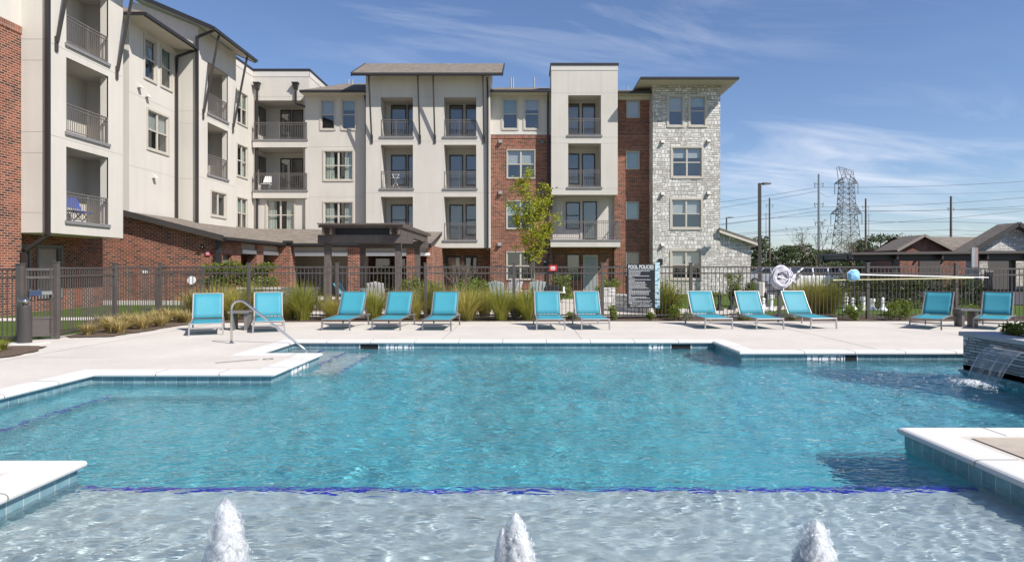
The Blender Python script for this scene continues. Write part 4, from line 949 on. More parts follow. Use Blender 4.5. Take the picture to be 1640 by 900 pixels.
# ------------------------------------------------------------------ metal pool fence, gate
def picket_panel(par, p, q, zt, h=1.5, step=.117, name='picket_panel'):
    p, q = Vector((*p, 0)), Vector((*q, 0)); L = (q-p).length; d = (q-p)/L; mb = MB()
    for zz, hh in ((zt-.02, .045), (zt-.20, .04), (zt-h+.06, .04)): mb.beam(p + Vector((0,0,zz)), q + Vector((0,0,zz)), .035, hh)
    n = max(2, round(L/step)); a = d*.0085; b = Vector((-d.y, d.x, 0))*.0085
    for k in range(1, n):
        c = p + d*(L*k/n); lo, hi = c + Vector((0,0,zt-h)), c + Vector((0,0,zt-.043))
        mb.hexa([lo-a-b, lo+a-b, lo+a+b, lo-a+b], [hi-a-b, hi+a-b, hi+a+b, hi-a+b])
    return mb.build(name, M['fence'], par)
def fence_post(par, p, zt, s=.045):
    mb = MB(); x, y = p; mb.box(x-s, x+s, y-s, y+s, -.04, zt); mb.box(x-s-.01, x+s+.01, y-s-.01, y+s+.01, zt, zt+.025)
    return mb.build('post', M['fence'], par, bevel=.006)
FY = 19.5
fn = thing('pool_fence', 'long dark brown metal picket fence running behind the row of turquoise loungers', 'fence', (0, FY, 0))
step = 141.6*FY/1050; xs = [-10.87 + k*step for k in range(13)]; ft = [1.58]*9 + [1.57, 1.53, 1.40, 1.38, 1.36]
for k, x in enumerate(xs):
    fence_post(fn, (x, FY), ft[k]+.09)
    if k < 12: picket_panel(fn, (x+.05, FY), (xs[k+1]-.05, FY), ft[k+1] if k > 8 else 1.58, h=1.5)
fl = thing('pool_fence', 'dark metal picket fence along the left lawn from the gate to the corner', 'fence', (-10.5, 17, 0))
lp = [(-10.13, 14.16), (-10.78, 17.2)]
for p in lp: fence_post(fl, p, 1.64)
picket_panel(fl, (lp[0][0]-.01, lp[0][1]+.05), (lp[1][0]+.01, lp[1][1]-.05), 1.55); picket_panel(fl, (lp[1][0], lp[1][1]+.05), (-10.87, FY-.06), 1.57)
f2 = thing('pool_fence', 'dark metal picket fence at the left edge of the photo beside the bollard light', 'fence', (-11.5, 13.85, 0))
fence_post(f2, (-10.60, 13.75), 1.6, .06); picket_panel(f2, (-10.67, 13.76), (-12.4, 13.95), 1.52)
gt = thing('pool_gate', 'dark metal pool gate with a kick plate and a grey push bar', 'gate', (-10.36, 13.95, 0))
a, b = Vector((-10.53, 13.80, 0)), Vector((-10.18, 14.12, 0)); d = (b-a).normalized()
mb = MB()
for p in (a, b-d*.04): mb.beam(p + Vector((0,0,.06)), p + Vector((0,0,1.52)), .05, .05)
for z in (1.50, 1.33, .47, .10): mb.beam(a + Vector((0,0,z)), b + Vector((0,0,z)), .04, .05)
for k in range(1, 9): c = a + d*((b-a).length*k/9); mb.beam(c + Vector((0,0,.47)), c + Vector((0,0,1.48)), .016, .016)
mb.build('gate_frame', M['fence'], gt)
mb = MB(); mb.hexa([a+Vector((.0,0,.12)), b+Vector((0,0,.12)), b+Vector((.01,0,.12)), a+Vector((.01,0,.12))], [a+Vector((0,0,.46)), b+Vector((0,0,.46)), b+Vector((.01,0,.46)), a+Vector((.01,0,.46))]); mb.build('kick_plate', M['fence'], gt)
mb = MB(); o_ = Vector((.04, -.05, 0)); mb.beam(a+o_+d*.06+Vector((0,0,1.0)), a+o_+d*.27+Vector((0,0,1.0)), .09, .11); m1 = mb.build('push_bar', plain('navy_bar', (.03, .05, .10), .35), gt)
mb = MB(); mb.beam(a+o_+d*.272+Vector((0,0,1.0)), b+o_-d*.02+Vector((0,0,1.0)), .08, .075); mb.build('push_bar_housing', M['steel'], gt)
# a second, farther run of the same fence across the lawn with a round plate on it
f3 = thing('lawn_gate', 'farther dark metal gate with a round white plate behind the leftmost lounger', 'gate', (-12.3, 24.2, 0))
fence_post(f3, (-13.6, 24.2), 1.55); fence_post(f3, (-11.9, 24.2), 1.55); picket_panel(f3, (-13.55, 24.2), (-11.95, 24.2), 1.45, h=1.4, step=.10)
mb = MB(); x, z = sx(306,24.1), sz(449,24.1); mb.prism([(x+.15*math.cos(t*math.pi/8), z+.15*math.sin(t*math.pi/8)) for t in range(16)], 24.12, 24.16, 'y'); mb.build('round_plate', M['white'], f3)
t = thing('notice_plate', 'pair of small white notices fixed on the fence in front of the clubhouse brick', 'sign', (sx(231.5,19.4), 19.42, sz(436,19.4)))
o = Vector(t.location)
for k in (0, 1): mb = MB(); mb.box(o.x-.075+.085*k, o.x-.01+.085*k, o.y-.012, o.y, o.z-.05, o.z+.05); mb.build('plate', M['white'], t)
# red notice on the fence
t = thing('warning_sign', 'red notice board with white lettering on the fence behind two loungers', 'sign', (sx(885.5,FY-.06), FY-.06, sz(429.5,FY)))
red_sign(t, .24, .17)
# ------------------------------------------------------------------ pool policies board
def text_mesh(name, body, size, mat, par, T, a, z, d, align='CENTER', sxy=1.0, ext=.001, bold=0):
    cu = bpy.data.curves.new(name, 'FONT'); cu.body = body; cu.size = size; cu.align_x = align; cu.align_y = 'CENTER'; cu.extrude = ext; cu.offset = bold
    tmp = bpy.data.objects.new(name+'_tmp', cu); SC.collection.objects.link(tmp); dg = bpy.context.evaluated_depsgraph_get(); dg.update()
    me = bpy.data.meshes.new_from_object(tmp.evaluated_get(dg)); bpy.data.objects.remove(tmp)
    off = root_loc(par)
    for v in me.vertices:
        p = T(a + v.co.x*sxy, d + v.co.z, z + v.co.y); v.co = (p[0]-off.x, p[1]-off.y, p[2]-off.z)
    me.materials.clear(); me.materials.append(mat); o = bpy.data.objects.new(name, me); SC.collection.objects.link(o); o.parent = par; return o
ys = FY-.07; T = front(ys)
ps = thing('pool_policies_sign', 'tall black board headed POOL POLICIES with a turquoise mosaic strip on the fence', 'sign', (sx(1026,ys), ys, sz(458,ys)))
x0, x1, x2 = sx(1004.3,ys), sx(1048.6,ys), sx(1056.6,ys); zb, ztp = sz(493.2,ys), sz(423,ys)
mb = MB(T); mb.box(x0, x1, 0, .02, zb, ztp); mb.build('board', M['sign_black'], ps, bevel=.004)
xm = (x0+x1)/2; W_ = x1-x0
text_mesh('title', 'POOL POLICIES', .14, M['white'], ps, T, xm, ztp-.085, .022, sxy=.78, bold=.0015)
mb = MB(T); mb.box(x0+.03, x1-.03, .0205, .023, ztp-.165, ztp-.152); mb.build('rule_line', M['pale_teal'], ps)
lines = [.86, .50, .48, .46, .84, .15, .24, .90, .24, .66, .68, .72, .65, .72, .82, .14, .88, .84, .82, .82, .10, .72, .86, .28, .92, .86, .14]
mb = MB(T); lr = random.Random(5)
for k, f in enumerate(lines):
    z = ztp-.205 - k*.0365; a = x0+.045; end = a + (W_-.09)*f
    while a < end: wl_ = min(lr.uniform(.02, .075), end-a); mb.box(a, a+wl_, .0205, .0225, z-.008, z+.008); a += wl_+.010
mb.build('small_print', plain('sign_print', (.55, .55, .55), .6), ps)
text_mesh('capacity_line', 'POOL CAPACITY 52 · POOL HOURS 10 AM - 10 PM', .036, M['white'], ps, T, xm, zb+.125, .022, sxy=.82, bold=.0008)
text_mesh('emergency_line', 'CALL 911 IN CASE OF EMERGENCY', .052, M['white'], ps, T, xm, zb+.06, .022, sxy=.80, bold=.001)
tm = [plain('mosaic_a', (.10, .32, .38), .25), plain('mosaic_b', (.45, .62, .68), .25), plain('mosaic_c', (.62, .72, .76), .25), plain('mosaic_d', (.04, .17, .24), .25)]
mb = MB(T); mb.box(x1+.004, x2, 0, .018, zb-.01, ztp+.05, 1); lr = random.Random(11); z = zb
while z < ztp+.03:
    a = x1+.008
    while a < x2-.02: w = min(lr.choice((.05, .07, .09)), x2-.004-a); mb.box(a, a+w-.003, .0185, .023, z, z+.025, lr.choice((0, 1, 1, 2, 2, 2, 3))); a += w
    z += .028
mb.build('mosaic_strip', tm, ps)
# ------------------------------------------------------------------ loungers
def make_lounger(metal, fabric):
    """origin between the front feet; the backrest is towards +y"""
    root = thing('sun_lounger', 'x', 'sun lounger'); w = .33
    P0, P1 = (1.08, .31), (1.46, .90)                    # backrest hinge and head, (y, z)
    for s in (-1, 1):
        mb = MB(); mb.tube([(s*w,-.02,.262), (s*w,.5,.275), (s*w,1.1,.30), (s*w,1.80,.27)], .019, seg=6); mb.build('side_rail', metal, root)
        mb = MB(); mb.beam((s*(w+.012),0,.285), (s*(w+.02),-.01,0), .030, .034, up=(1,0,0)); mb.build('leg', metal, root, bevel=.003)
        mb = MB(); mb.beam((s*(w+.012),1.52,.28), (s*(w+.02),1.58,0), .030, .034, up=(1,0,0)); mb.build('leg', metal, root, bevel=.003)
        mb = MB(); mb.tube([(s*w,P0[0],P0[1]), (s*w,(P0[0]+P1[0])/2+.015,(P0[1]+P1[1])/2), (s*w,P1[0],P1[1])], .019, seg=6); mb.build('back_frame', metal, root)
        mb = MB(); mb.beam((s*(w-.03),1.32,.66), (s*(w-.03),1.62,.30), .016, .022); mb.build('back_support', metal, root)
    mb = MB(); mb.beam((-w,-.005,.165), (w,-.005,.165), .022, .032); mb.build('crossbar', metal, root); mb = MB(); mb.beam((-w,1.55,.2), (w,1.55,.2), .022, .03); mb.build('crossbar', metal, root)
    for yy, zz in ((P1[0],P1[1]), (P0[0]-.02,.298), (-.02,.262)): mb = MB(); mb.tube([(-w,yy,zz), (w,yy,zz)], .012, seg=6); mb.build('sling_bar', metal, root)
    def sheet_(pts, name, sag):
        mb = MB(); n = len(pts); nx = 8; e = w-.012; vs = []
        for i in range(n):
            for k in range(nx+1):
                x = -e + 2*e*k/nx; y, z = pts[i]; t = i/(n-1); sg = sag*math.sin(math.pi*t)*(1-(x/e)**2*.8)
                vs.append((x, y+sg*.8 if name == 'back_sling' else y, z-sg*(.5 if name == 'back_sling' else 1)))
        mb.add(vs, [(i*(nx+1)+k, i*(nx+1)+k+1, (i+1)*(nx+1)+k+1, (i+1)*(nx+1)+k) for i in range(n-1) for k in range(nx)])
        o = mb.build(name, fabric, root, smooth=True, recalc=False); sm = o.modifiers.new('thick', 'SOLIDIFY'); sm.thickness = .006; return o
    sheet_([(-.02,.272), (.25,.278), (.5,.284), (.8,.295), (1.06,.308)], 'seat_sling', .022)
    sheet_([(P0[0]+.01,P0[1]+.02), (1.19,.47), (1.29,.63), (1.38,.78), (P1[0]+.004,P1[1]+.008)], 'back_sling', .025)
    return root
sling_shade = M['sling']
lounger = make_lounger(M['alu'], M['sling']); lounger_dark = make_lounger(M['dark_alu'], M['sling'])
GRP = 'turquoise sling loungers along the pool'
LS = [ # front feet mid px, py, yaw (deg, turning the foot end towards +x is positive), dark?, label
 (330,537.0,24,0,'leftmost lounger, turned to the camera, alone left of the steel handrail arch'),
 (430.5,532.5,22,0,'turquoise lounger partly behind the sloping steel handrail, right of a small side table'),
 (538,529.0,-3,1,'turquoise lounger under the left end of the pergola, first of three with dark side frames'),
 (618.5,529.0,-3,1,'turquoise lounger in front of the white patio table under the pergola, middle of three'),
 (699.5,529.5,-2,1,'turquoise lounger in front of the right pergola post, last of three'),
 (882,528.6,2,0,'turquoise lounger below the red notice board on the fence, left one of a pair'),
 (953.7,528.3,4,0,'turquoise lounger just left of the black POOL POLICIES board'),
 (1151,527.0,4,0,'turquoise lounger just right of the black POOL POLICIES board, first of three leaning away'),
 (1233,527.5,4,0,'turquoise lounger left of the coiled white hose, middle of three'),
 (1319,526.8,8,0,'turquoise lounger under the coiled white hose, nearest the big yellow grass clump'),
 (1482,527.2,-44,1,'dark framed turquoise lounger angled left of the round legged side table at right'),
 (1586,528.0,-42,1,'rightmost dark framed turquoise lounger, beside the raised fountain planter')]
for i, (px, py, yaw, dark, lab) in enumerate(LS):
    src = lounger_dark if dark else lounger; Yf = gy(py); loc = (sx(px, Yf), Yf, 0)
    used = src.get('used', 0)
    if not used: o = src; o.location = loc; o.rotation_euler = (0, 0, R(yaw)); src['used'] = 1
    else: o = copy_thing(src, loc, R(yaw))
    o['label'] = lab; o['group'] = GRP; o['category'] = 'sun lounger'
for o in SC.collection.objects:
    if 'used' in o: del o['used']
# side tables
def side_table(name, lab, loc, rz):
    r = thing(name, lab, 'side table', loc, rz, 'small side tables between loungers')
    c, s = math.cos(rz), math.sin(rz)
    def T(x, y, z): return (loc[0]+x*c-y*s, loc[1]+x*s+y*c, loc[2]+z)
    m = MB(T)
    for k in range(6): m.box(-.24+k*.081, -.24+k*.081+.074, -.24, .24, .44, .465)
    m.box(-.245, .245, -.26, -.242, .42, .46); m.box(-.245, .245, .242, .26, .42, .46); 
    b = m.build('table_top', M['dark_alu'], r)
    for x in (-.16, .16):
        m = MB(T); m.box(x-.035, x+.035, -.20, .20, 0, .435); m.build('leg', M['dark_alu'], r)
    # built in place: fold the rotation back out of the mesh
    R_ = Matrix.Rotation(-rz, 4, 'Z')
    for ch in kids(r): ch.data.transform(R_)
    return r
side_table('side_table', 'small dark side table between the two leftmost loungers, behind the handrail', (sx(386,16.3), 16.3, 0), R(8))
side_table('side_table', 'small dark side table between the two rightmost loungers', (sx(1547,17.2), 17.2, 0), R(-8))
# ------------------------------------------------------------------ stainless handrail down the pool steps
hr = thing('pool_handrail', 'polished stainless handrail arching from the deck down into the pool steps', 'handrail', (-5.97, 13.3, 0))
pts = [(-5.97,13.3,0)] + [(-5.97,13.3,z) for z in (.3, .62)]
cx_, cz_, rr_ = -5.80, .70, .17
for k in range(0, 8): t = math.pi - k*R(128)/7; pts.append((cx_+rr_*math.cos(t), 13.3, cz_+rr_*math.sin(t)*1.0))
lx, lz = pts[-1][0], pts[-1][2]
pts += [(lx + (-4.22-lx)*f, 13.3, lz + (-.33-lz)*f) for f in (.25, .5, .75, 1)]
mb = MB(); mb.tube(pts, .024, seg=12); mb.build('rail', M['steel'], hr, smooth=True)
mb = MB(); mb.lathe([(.055,0.002),(.055,.012),(.03,.03)], (-5.97,13.3,0), 16); mb.build('escutcheon', M['steel'], hr)
# bollard light
bo = thing('bollard_light', 'squat dark bollard light with a clear domed lens at the left edge', 'bollard light', (-10.05, 13.15, 0))
bx, by = -10.05, 13.15
mb = MB(); mb.box(bx-.32, bx+.36, by-.3, by+.25, -.02, .035); mb.build('footing', M['path'], bo, bevel=.02)
mb = MB(); mb.lathe([(.125,.03),(.125,.76),(.115,.775)], (bx,by,0), 24); mb.build('post', M['dark_metal'], bo, smooth=False)
mb = MB(); mb.lathe([(.05,.775),(.04,.83),(.10,.88),(.02,.90)], (bx,by,0), 20); mb.build('reflector', M['steel'], bo, smooth=True)
mb = MB(); mb.lathe([(.118,.776),(.12,.86),(.112,.93),(.085,.985),(.045,1.01),(.001,1.018)], (bx,by,0), 24); mb.build('dome', M['lens'], bo, smooth=True)
# ------------------------------------------------------------------ depth markers, skimmers
def marker(label, T, a, body, w, z=-.115, d=.004, flat=False):
    t = thing('depth_marker', label, 'depth marker', T(a, 0, z), 0, 'white depth marker tiles on the pool edge')
    toks = body.split(' '); m = MB(T); n = len(toks); ww = w/n
    for k in range(n): m.box(a-w/2+ww*k+.002, a-w/2+ww*(k+1)-.002, .001, d, z-.055, z+.055)
    m.build('tile', M['white'], t)
    for k, tk in enumerate(toks): text_mesh('lettering', tk, .115, M['black'], t, T, a-w/2+ww*(k+.5), z-.003, d+.001, sxy=.85, bold=.001)
Tb = front(13.75); marker('depth tile reading 3 FT 6 IN on the far pool wall, below the lounger row', Tb, sx(640,13.72), '3 FT 6 IN', .58)
marker('depth tile reading 4 FT on the far pool wall', Tb, sx(1051,13.72), '4 FT', .30)
marker('depth tile reading 3 FT 6 IN on the nearer wall at right', front(12.0), sx(1322,11.98), '3 FT 6 IN', .66)
marker('depth tile seen obliquely on the left deck finger beside the handrail', side(-3.7), 10.75, '3 FT 6 IN', .80)
def skimmer(label, Y, a0, a1):
    T = front(Y); t = thing('skimmer', label, 'skimmer', T((a0+a1)/2, 0, -.12), 0, 'dark skimmer openings in the pool wall')
    m = MB(T); m.box(a0, a1, .001, .006, -.21, -.075); m.build('opening', M['hole'], t)
    for (p0, p1, q0, q1) in ((a0-.015, a0-.001, -.21, -.062), (a1+.001, a1+.015, -.21, -.062)): m = MB(T); m.box(p0, p1, .001, .009, q0, q1); m.build('frame', M['white'], t)
skimmer('black skimmer opening left of the far 3 FT 6 IN tile', 13.75, sx(577,13.75), sx(606,13.75))
skimmer('black skimmer opening right of the 4 FT tile', 13.75, sx(1075,13.75), sx(1106,13.75))
skimmer('black skimmer opening in the nearer wall at right', 12.0, sx(1353,12), sx(1372,12))
# no-diving mark set in the left deck finger, faint dashes on the back coping
t = thing('no_diving_mark', 'small grey no diving pictogram set flat in the left deck finger', 'floor mark', (-4.45, 11.05, .009))
mb = MB(); c = (-4.32, 11.0)
for k in range(20):
    t0, t1 = k*math.pi/10, (k+1)*math.pi/10
    mb.quad(*[(c[0]+r*math.cos(q), c[1]+r*math.sin(q), .0095) for r, q in ((.06,t0), (.085,t0), (.085,t1), (.06,t1))])
mb.quad((c[0]-.07,c[1]-.05,.0098), (c[0]-.05,c[1]-.065,.0098), (c[0]+.07,c[1]+.05,.0098), (c[0]+.05,c[1]+.065,.0098)); mb.quad((-5.0,10.55,.0095), (-4.97,10.52,.0095), (-4.45,10.93,.0095), (-4.48,10.96,.0095))
mb.build('mark', M['slab'], t, recalc=False)
# ------------------------------------------------------------------ raised planter with its water spout
pl = thing('fountain_planter', 'raised planter of grey stacked slate with a stone cap and a water spout', 'planter', (8.3, 8.4, 0))
X0, X1, Y0, Y1 = 7.14, 11.5, 6.0, 10.7
mb = MB(); mb.box(X0, X1, Y0, Y1, -.12, .42); mb.build('stacked_stone', M['grey_ledger'], pl)
mb = MB(); mb.box(X0-.05, X1, Y0, Y1+.04, -.40, -.121); mb.build('base_ledge', M['tile'], pl)
mb = MB(); mb.box(X0-.05, X0+.34, Y0, Y1+.05, .421, .49); mb.box(X0+.341, X1, Y1-.30, Y1+.05, .421, .49)
mb.build('cap', M['cap'], pl, bevel=.012)
mb = MB(); mb.quad((X0+.3,Y0,.46), (X1,Y0,.46), (X1,Y1-.2,.46), (X0+.3,Y1-.2,.46)); mb.build('soil', M['mulch'], pl, recalc=False)
mb = MB(); mb.box(X0-.06, X0-.001, 9.22, 9.93, .315, .335); mb.build('spout_lip', M['steel'], pl)
wf = thing('water_sheet', 'clear arching sheet of water falling from the slate planter into the pool', 'waterfall', (X0-.06, 9.57, .33))
mb = MB(); n, m_ = 26, 40; grid = []
for i in range(n+1):
    t = i/n
    for k in range(m_+1):
        f = k/m_; y = 9.92 - f*.69; sq = 1 - .10*t*t; y = 9.57 + (y-9.57)*sq
        x = X0-.06 - .44*t*(1+.03*math.sin(f*21)); z = .345 + .055*t - .57*t*t + (.0007*math.sin(f*34+3*t) + .0004*math.sin(f*71-2*t))*(.5+t)
        grid.append((x, y, z))
mb.add(grid, [(i*(m_+1)+k, i*(m_+1)+k+1, (i+1)*(m_+1)+k+1, (i+1)*(m_+1)+k) for i in range(n) for k in range(m_)])
mb.build('sheet', M['falling'], wf, smooth=True, recalc=False)
for f in (.0, 1.0):
    mb = MB()
    pts = [(X0-.06-.44*t, 9.57 + (.35 if f == 0 else -.35)*(1-.1*t*t), .345+.055*t-.57*t*t) for t in [i/12 for i in range(13)]]
    mb.tube(pts, [.007 + .003*math.sin(i*2.1) for i in range(13)], seg=8); mb.build('edge_rope', M['falling'], wf, smooth=True)
fr = random.Random(2)
def foam_patch(name, lab, cat, c, rx, ry, n, z=WATER, hmax=.03):
    root = thing(name, lab, cat, (c[0], c[1], z)); mb = MB()
    for k in range(n):
        a = fr.uniform(0, 6.28); r = abs(fr.gauss(0, .5)); x, y = c[0]+rx*r*math.cos(a), c[1]+ry*r*math.sin(a); s = fr.uniform(.008, .028)*(1.2-min(1, r)*.6)
        h = z + fr.uniform(.0, hmax)*max(0, 1-r)
        mb.lathe([(s*.5,-s*.3),(s,0),(s*.7,s*.45),(s*.1,s*.6)], (x, y, h), 6)
    mb.build('bubbles', M['spray'], root, smooth=True)['kind'] = 'stuff'; return root
foam_patch('splash', 'white foam where the water sheet hits the pool', 'splash', (6.58, 9.58), .34, .50, 620)
# ------------------------------------------------------------------ three bubbler jets on the tanning ledge
def bubbler(lab, x, y, top, r0, seed, lean):
    rg = random.Random(seed); root = thing('water_jet', lab, 'water jet', (x, y, WATER), 0, 'foaming bubbler jets on the shallow ledge')
    H = top - WATER
    jets = [(0, 0, 1.0, .62)] + [(rg.gauss(0, .36)*r0, rg.gauss(0, .30)*r0, rg.uniform(.50, .90), rg.uniform(.30, .52)) for _ in range(11)]
    def shell(kr, kz, seg, rows, name, mat, jit):
        mb = MB()
        for (ox, oy, hh, rr) in jets:
            ph = [rg.uniform(0, 6.28) for _ in range(6)]; vs = []; h = H*hh*kz
            for i in range(rows+1):
                t = i/rows; b_ = r0*rr*kr*((1-t**2.4)**.6 + .35*(1-t)**3) + .002
                for k in range(seg):
                    a = 2*math.pi*k/seg; w = 1 + .13*math.sin(2*a+ph[0]+t*4) + .10*math.sin(4*a+ph[1]-t*9) + .08*math.sin(7*a+ph[2]+t*15) + rg.uniform(-jit, jit)
                    vs.append((x + ox*(1-.25*t) + lean*t*t + b_*w*math.cos(a), y + oy*(1-.25*t) + b_*w*math.sin(a), WATER - .05 + (h+.05)*t + rg.uniform(-jit, jit)*.05))
            mb.add(vs, [(i*seg+k, i*seg+(k+1)%seg, (i+1)*seg+(k+1)%seg, (i+1)*seg+k) for i in range(rows) for k in range(seg)] + [tuple(rows*seg+k for k in range(seg))])
        o = mb.build(name, mat, root, smooth=True, recalc=False); o['kind'] = 'stuff'
    shell(1.0, 1.0, 26, 30, 'column', M['foam'], .10); shell(1.16, 1.05, 26, 30, 'froth', M['spray'], .18); shell(1.38, 1.09, 24, 26, 'spray', M['mist'], .26); shell(1.75, 1.12, 24, 24, 'mist', M['haze_drops'], .32)
    mb = MB()
    for k in range(170):                                     # droplets and ligaments thrown off the column
        t = rg.random()**.7; a = rg.uniform(0, 6.28); rr = r0*((1-t)**.5*.9+.12)*rg.uniform(.9, 1.45); s = rg.uniform(.002, .006)
        c = (x + lean*t*t + rr*math.cos(a) + (.05*(1-t) if rg.random() < .5 else 0), y + rr*math.sin(a), WATER + H*t*rg.uniform(.85, 1.10))
        mb.lathe([(s*.3,-s*1.6),(s,-s*.3),(s*.8,s*.6),(s*.1,s*1.3)], c, 6)
    mb.build('droplets', M['spray'], root, smooth=True)['kind'] = 'stuff'
    mb = MB()
    for k in range(520):
        a = rg.uniform(0, 6.28); r = r0*(1 + abs(rg.gauss(0, .75))); s = rg.uniform(.003, .011)
        mb.lathe([(s*.5,-s*.3),(s,0),(s*.6,s*.4),(s*.1,s*.5)], (x + r*math.cos(a) + .04, y + r*math.sin(a), WATER+.004), 6)
    mb.build('foam_ring', M['spray'], root, smooth=True)['kind'] = 'stuff'
bubbler('leftmost and tallest of the three white foaming water jets', -1.59, 3.5, .245, .086, 1, -.01)
bubbler('middle white foaming water jet at the bottom centre', -.045, 3.5, .180, .070, 2, -.012)
bubbler('rightmost of the three white foaming water jets', 1.54, 3.5, .142, .084, 3, .012)
# ------------------------------------------------------------------ plants
def grass_mesh(seed, n, h, spread, lean=1.0, base=.07, w=.013, plumes=0):
    g = random.Random(seed); mb = MB()
    for k in range(n):
        a = g.uniform(0, 6.28); b = base*math.sqrt(g.random()); x0, y0 = b*math.cos(a), b*math.sin(a)
        a2 = a + g.gauss(0, .5); L = h*g.uniform(.55, 1.08); out = spread*g.random()**.8*lean; ww = w*g.uniform(.6, 1.3)
        px_, py_ = -math.sin(a2)*ww/2, math.cos(a2)*ww/2; pts = []
        for i in range(4):
            t = i/3; r = out*t**1.7; z = L*(t - .32*(out/h)*t**3); pts.append((x0+math.cos(a2)*r, y0+math.sin(a2)*r, max(0.0, z), (1-t**1.6)*.93+.07))
        vs = []
        for (x, y, z, k_) in pts: vs += [(x-px_*k_, y-py_*k_, z), (x+px_*k_, y+py_*k_, z)]
        mb.add(vs, [(0,1,3,2), (2,3,5,4), (4,5,7,6)])
    return mb
def leaf_cloud(mb, g, centers, n, leaf, mi=0, flat=.0):
    """n diamond leaves spread through soft blobs (x, y, z, rx, rz)"""
    tot = sum(c[3]**2*c[4] for c in centers)
    for c in centers:
        m = int(n*c[3]**2*c[4]/tot)
        for _ in range(m):
            u = Vector((g.gauss(0,1), g.gauss(0,1), g.gauss(0,1))).normalized()*(g.random()**.42)
            p = Vector((c[0]+u.x*c[3], c[1]+u.y*c[3], c[2]+u.z*c[4]))
            d = Vector((g.gauss(0,1), g.gauss(0,1), g.gauss(0,.7)-.15)).normalized(); e = d.cross(Vector((g.gauss(0,1), g.gauss(0,1), g.gauss(0,1)))).normalized()
            s = leaf*g.uniform(.6, 1.25); a, b = d*s, e*s*.36
            mb.add([p-a, p+b, p+a, p-b], [(0,1,2,3)], mi)
def plant(name, lab, cat, group, loc, mbs, rz=0):
    r = thing(name, lab, cat, (0,0,0), 0, group)
    for nm, mb, mat in mbs: mb.build(nm, mat, r, recalc=False)
    r.location = loc; r.rotation_euler = (0,0,rz); return r
GG = 'ornamental grass clumps along the fence'
def grass_proto(seed, n, h, sp, mat): return plant('ornamental_grass', 'x', 'ornamental grass', GG, (0,0,-50), [('blades', grass_mesh(seed, int(n*2.1), h*1.35, sp*2.1, 1.0, .15), mat)])
protos = {'y': [grass_proto(1, 420, .78, .42, M['grass_y']), grass_proto(2, 380, .70, .46, M['grass_y'])], 'g': [grass_proto(3, 430, .80, .42, M['grass_g']), grass_proto(4, 400, .72, .44, M['grass_g'])]}
usedp = set(); gi = 0
def put_grass(px, Y, sc, kind, lab):
    global gi
    pr = protos[kind][gi % 2]; gi += 1; loc = (sx(px,Y), Y, .01)
    if pr.name not in usedp: usedp.add(pr.name); o = pr; o.location = loc; o.rotation_euler = (0,0,gi); o.scale = (sc,)*3; o['label'] = lab
    else: o = copy_thing(pr, loc, gi*1.7, lab, sc)
    return o
for (px, Y, s, k, lab) in [
    (372, 19.2, 1.0, 'y', 'straw green grass clump between the two leftmost loungers'), (462, 19.3, .85, 'y', 'small straw grass clump just right of the second lounger'),
    (485, 19.15, 1.15, 'g', 'large green grass clump left of the pergola, between the second and third loungers'), (532, 19.3, .85, 'y', 'grass clump behind the left edge of the third lounger'),
    (599, 19.2, .98, 'g', 'grass clump between the third and fourth loungers'), (662, 19.35, .92, 'y', 'grass clump at the foot of the right pergola post'),
    (690, 20.2, 1.15, 'g', 'tall grass clump right behind the fence post by the pergola'), (749, 19.15, 1.16, 'y', 'bright yellow grass clump right of the fifth lounger'),
    (803, 19.1, 1.02, 'g', 'grass clump midway in the gap between the fifth and sixth loungers'), (846, 19.2, 1.12, 'g', 'dense grass clump left of the sixth lounger'),
    (776, 20.7, .95, 'y', 'pale grass clump behind the fence in the gap left of the tree'), (722, 21.4, 1.1, 'y', 'straw grass clump behind the fence above the fifth lounger'),
    (826, 20.4, .9, 'y', 'straw grass clump behind the fence near the tree'), (348, 20.6, 1.25, 'y', 'tall straw grass behind the fence right of the leftmost lounger'),
    (402, 20.8, 1.1, 'g', 'grass behind the fence post at the second lounger'), (1063, 20.2, 1.45, 'g', 'tall upright grass clump right of the POOL POLICIES board'),
    (1296, 20.5, 1.35, 'y', 'large yellow grass clump behind the fence, left half, right of the hose coil'), (1322, 20.6, 1.45, 'g', 'large yellow green grass clump behind the fence near the leaf net'),
    (312, 20.3, .9, 'y', 'grass clump behind the fence above the leftmost lounger'), (640, 21.3, 1.0, 'g', 'grass clump under the pergola front right post')]:
    put_grass(px, Y, s, k, lab)
# dry grass tufts in the left bed
pr = plant('dry_grass_tuft', 'low dry blond grass tuft in the left bed, nearest the gate', 'grass tuft', 'dry blond grass tufts in the left bed', (-9.95, 14.9, .02), [('blades', grass_mesh(21, 240, .34, .34, 1.1, .08), M['grass_dry'])])
for (px, Y, s, lab) in [(178, 15.6, 1.1, 'second dry blond grass tuft from the gate in the left bed'), (203, 16.4, 1.15, 'third dry blond grass tuft from the gate in the left bed'), (222, 17.1, 1.0, 'dry blond grass tuft in the middle of the left bed'),
        (243, 17.6, 1.1, 'dry blond grass tuft by the fence corner, fifth from the gate'), (265, 18.2, 1.2, 'large dry blond grass tuft near the fence corner post'), (285, 18.7, 1.0, 'last dry blond grass tuft beside the leftmost lounger'), (192, 15.3, .9, 'small dry tuft at the deck edge between the second and third tufts'), (228, 16.3, .95, 'dry tuft nearest the deck edge in the middle of the left bed'), (256, 17.0, .95, 'dry tuft at the deck edge right below the fence corner post'), (300, 18.3, 1.0, 'dry tuft directly left of the leftmost lounger legs'), (160, 16.4, 1.0, 'dry tuft tight against the fence near the gate')]:
    copy_thing(pr, (sx(px,Y), Y, .02), px*.7, lab, s*1.25)
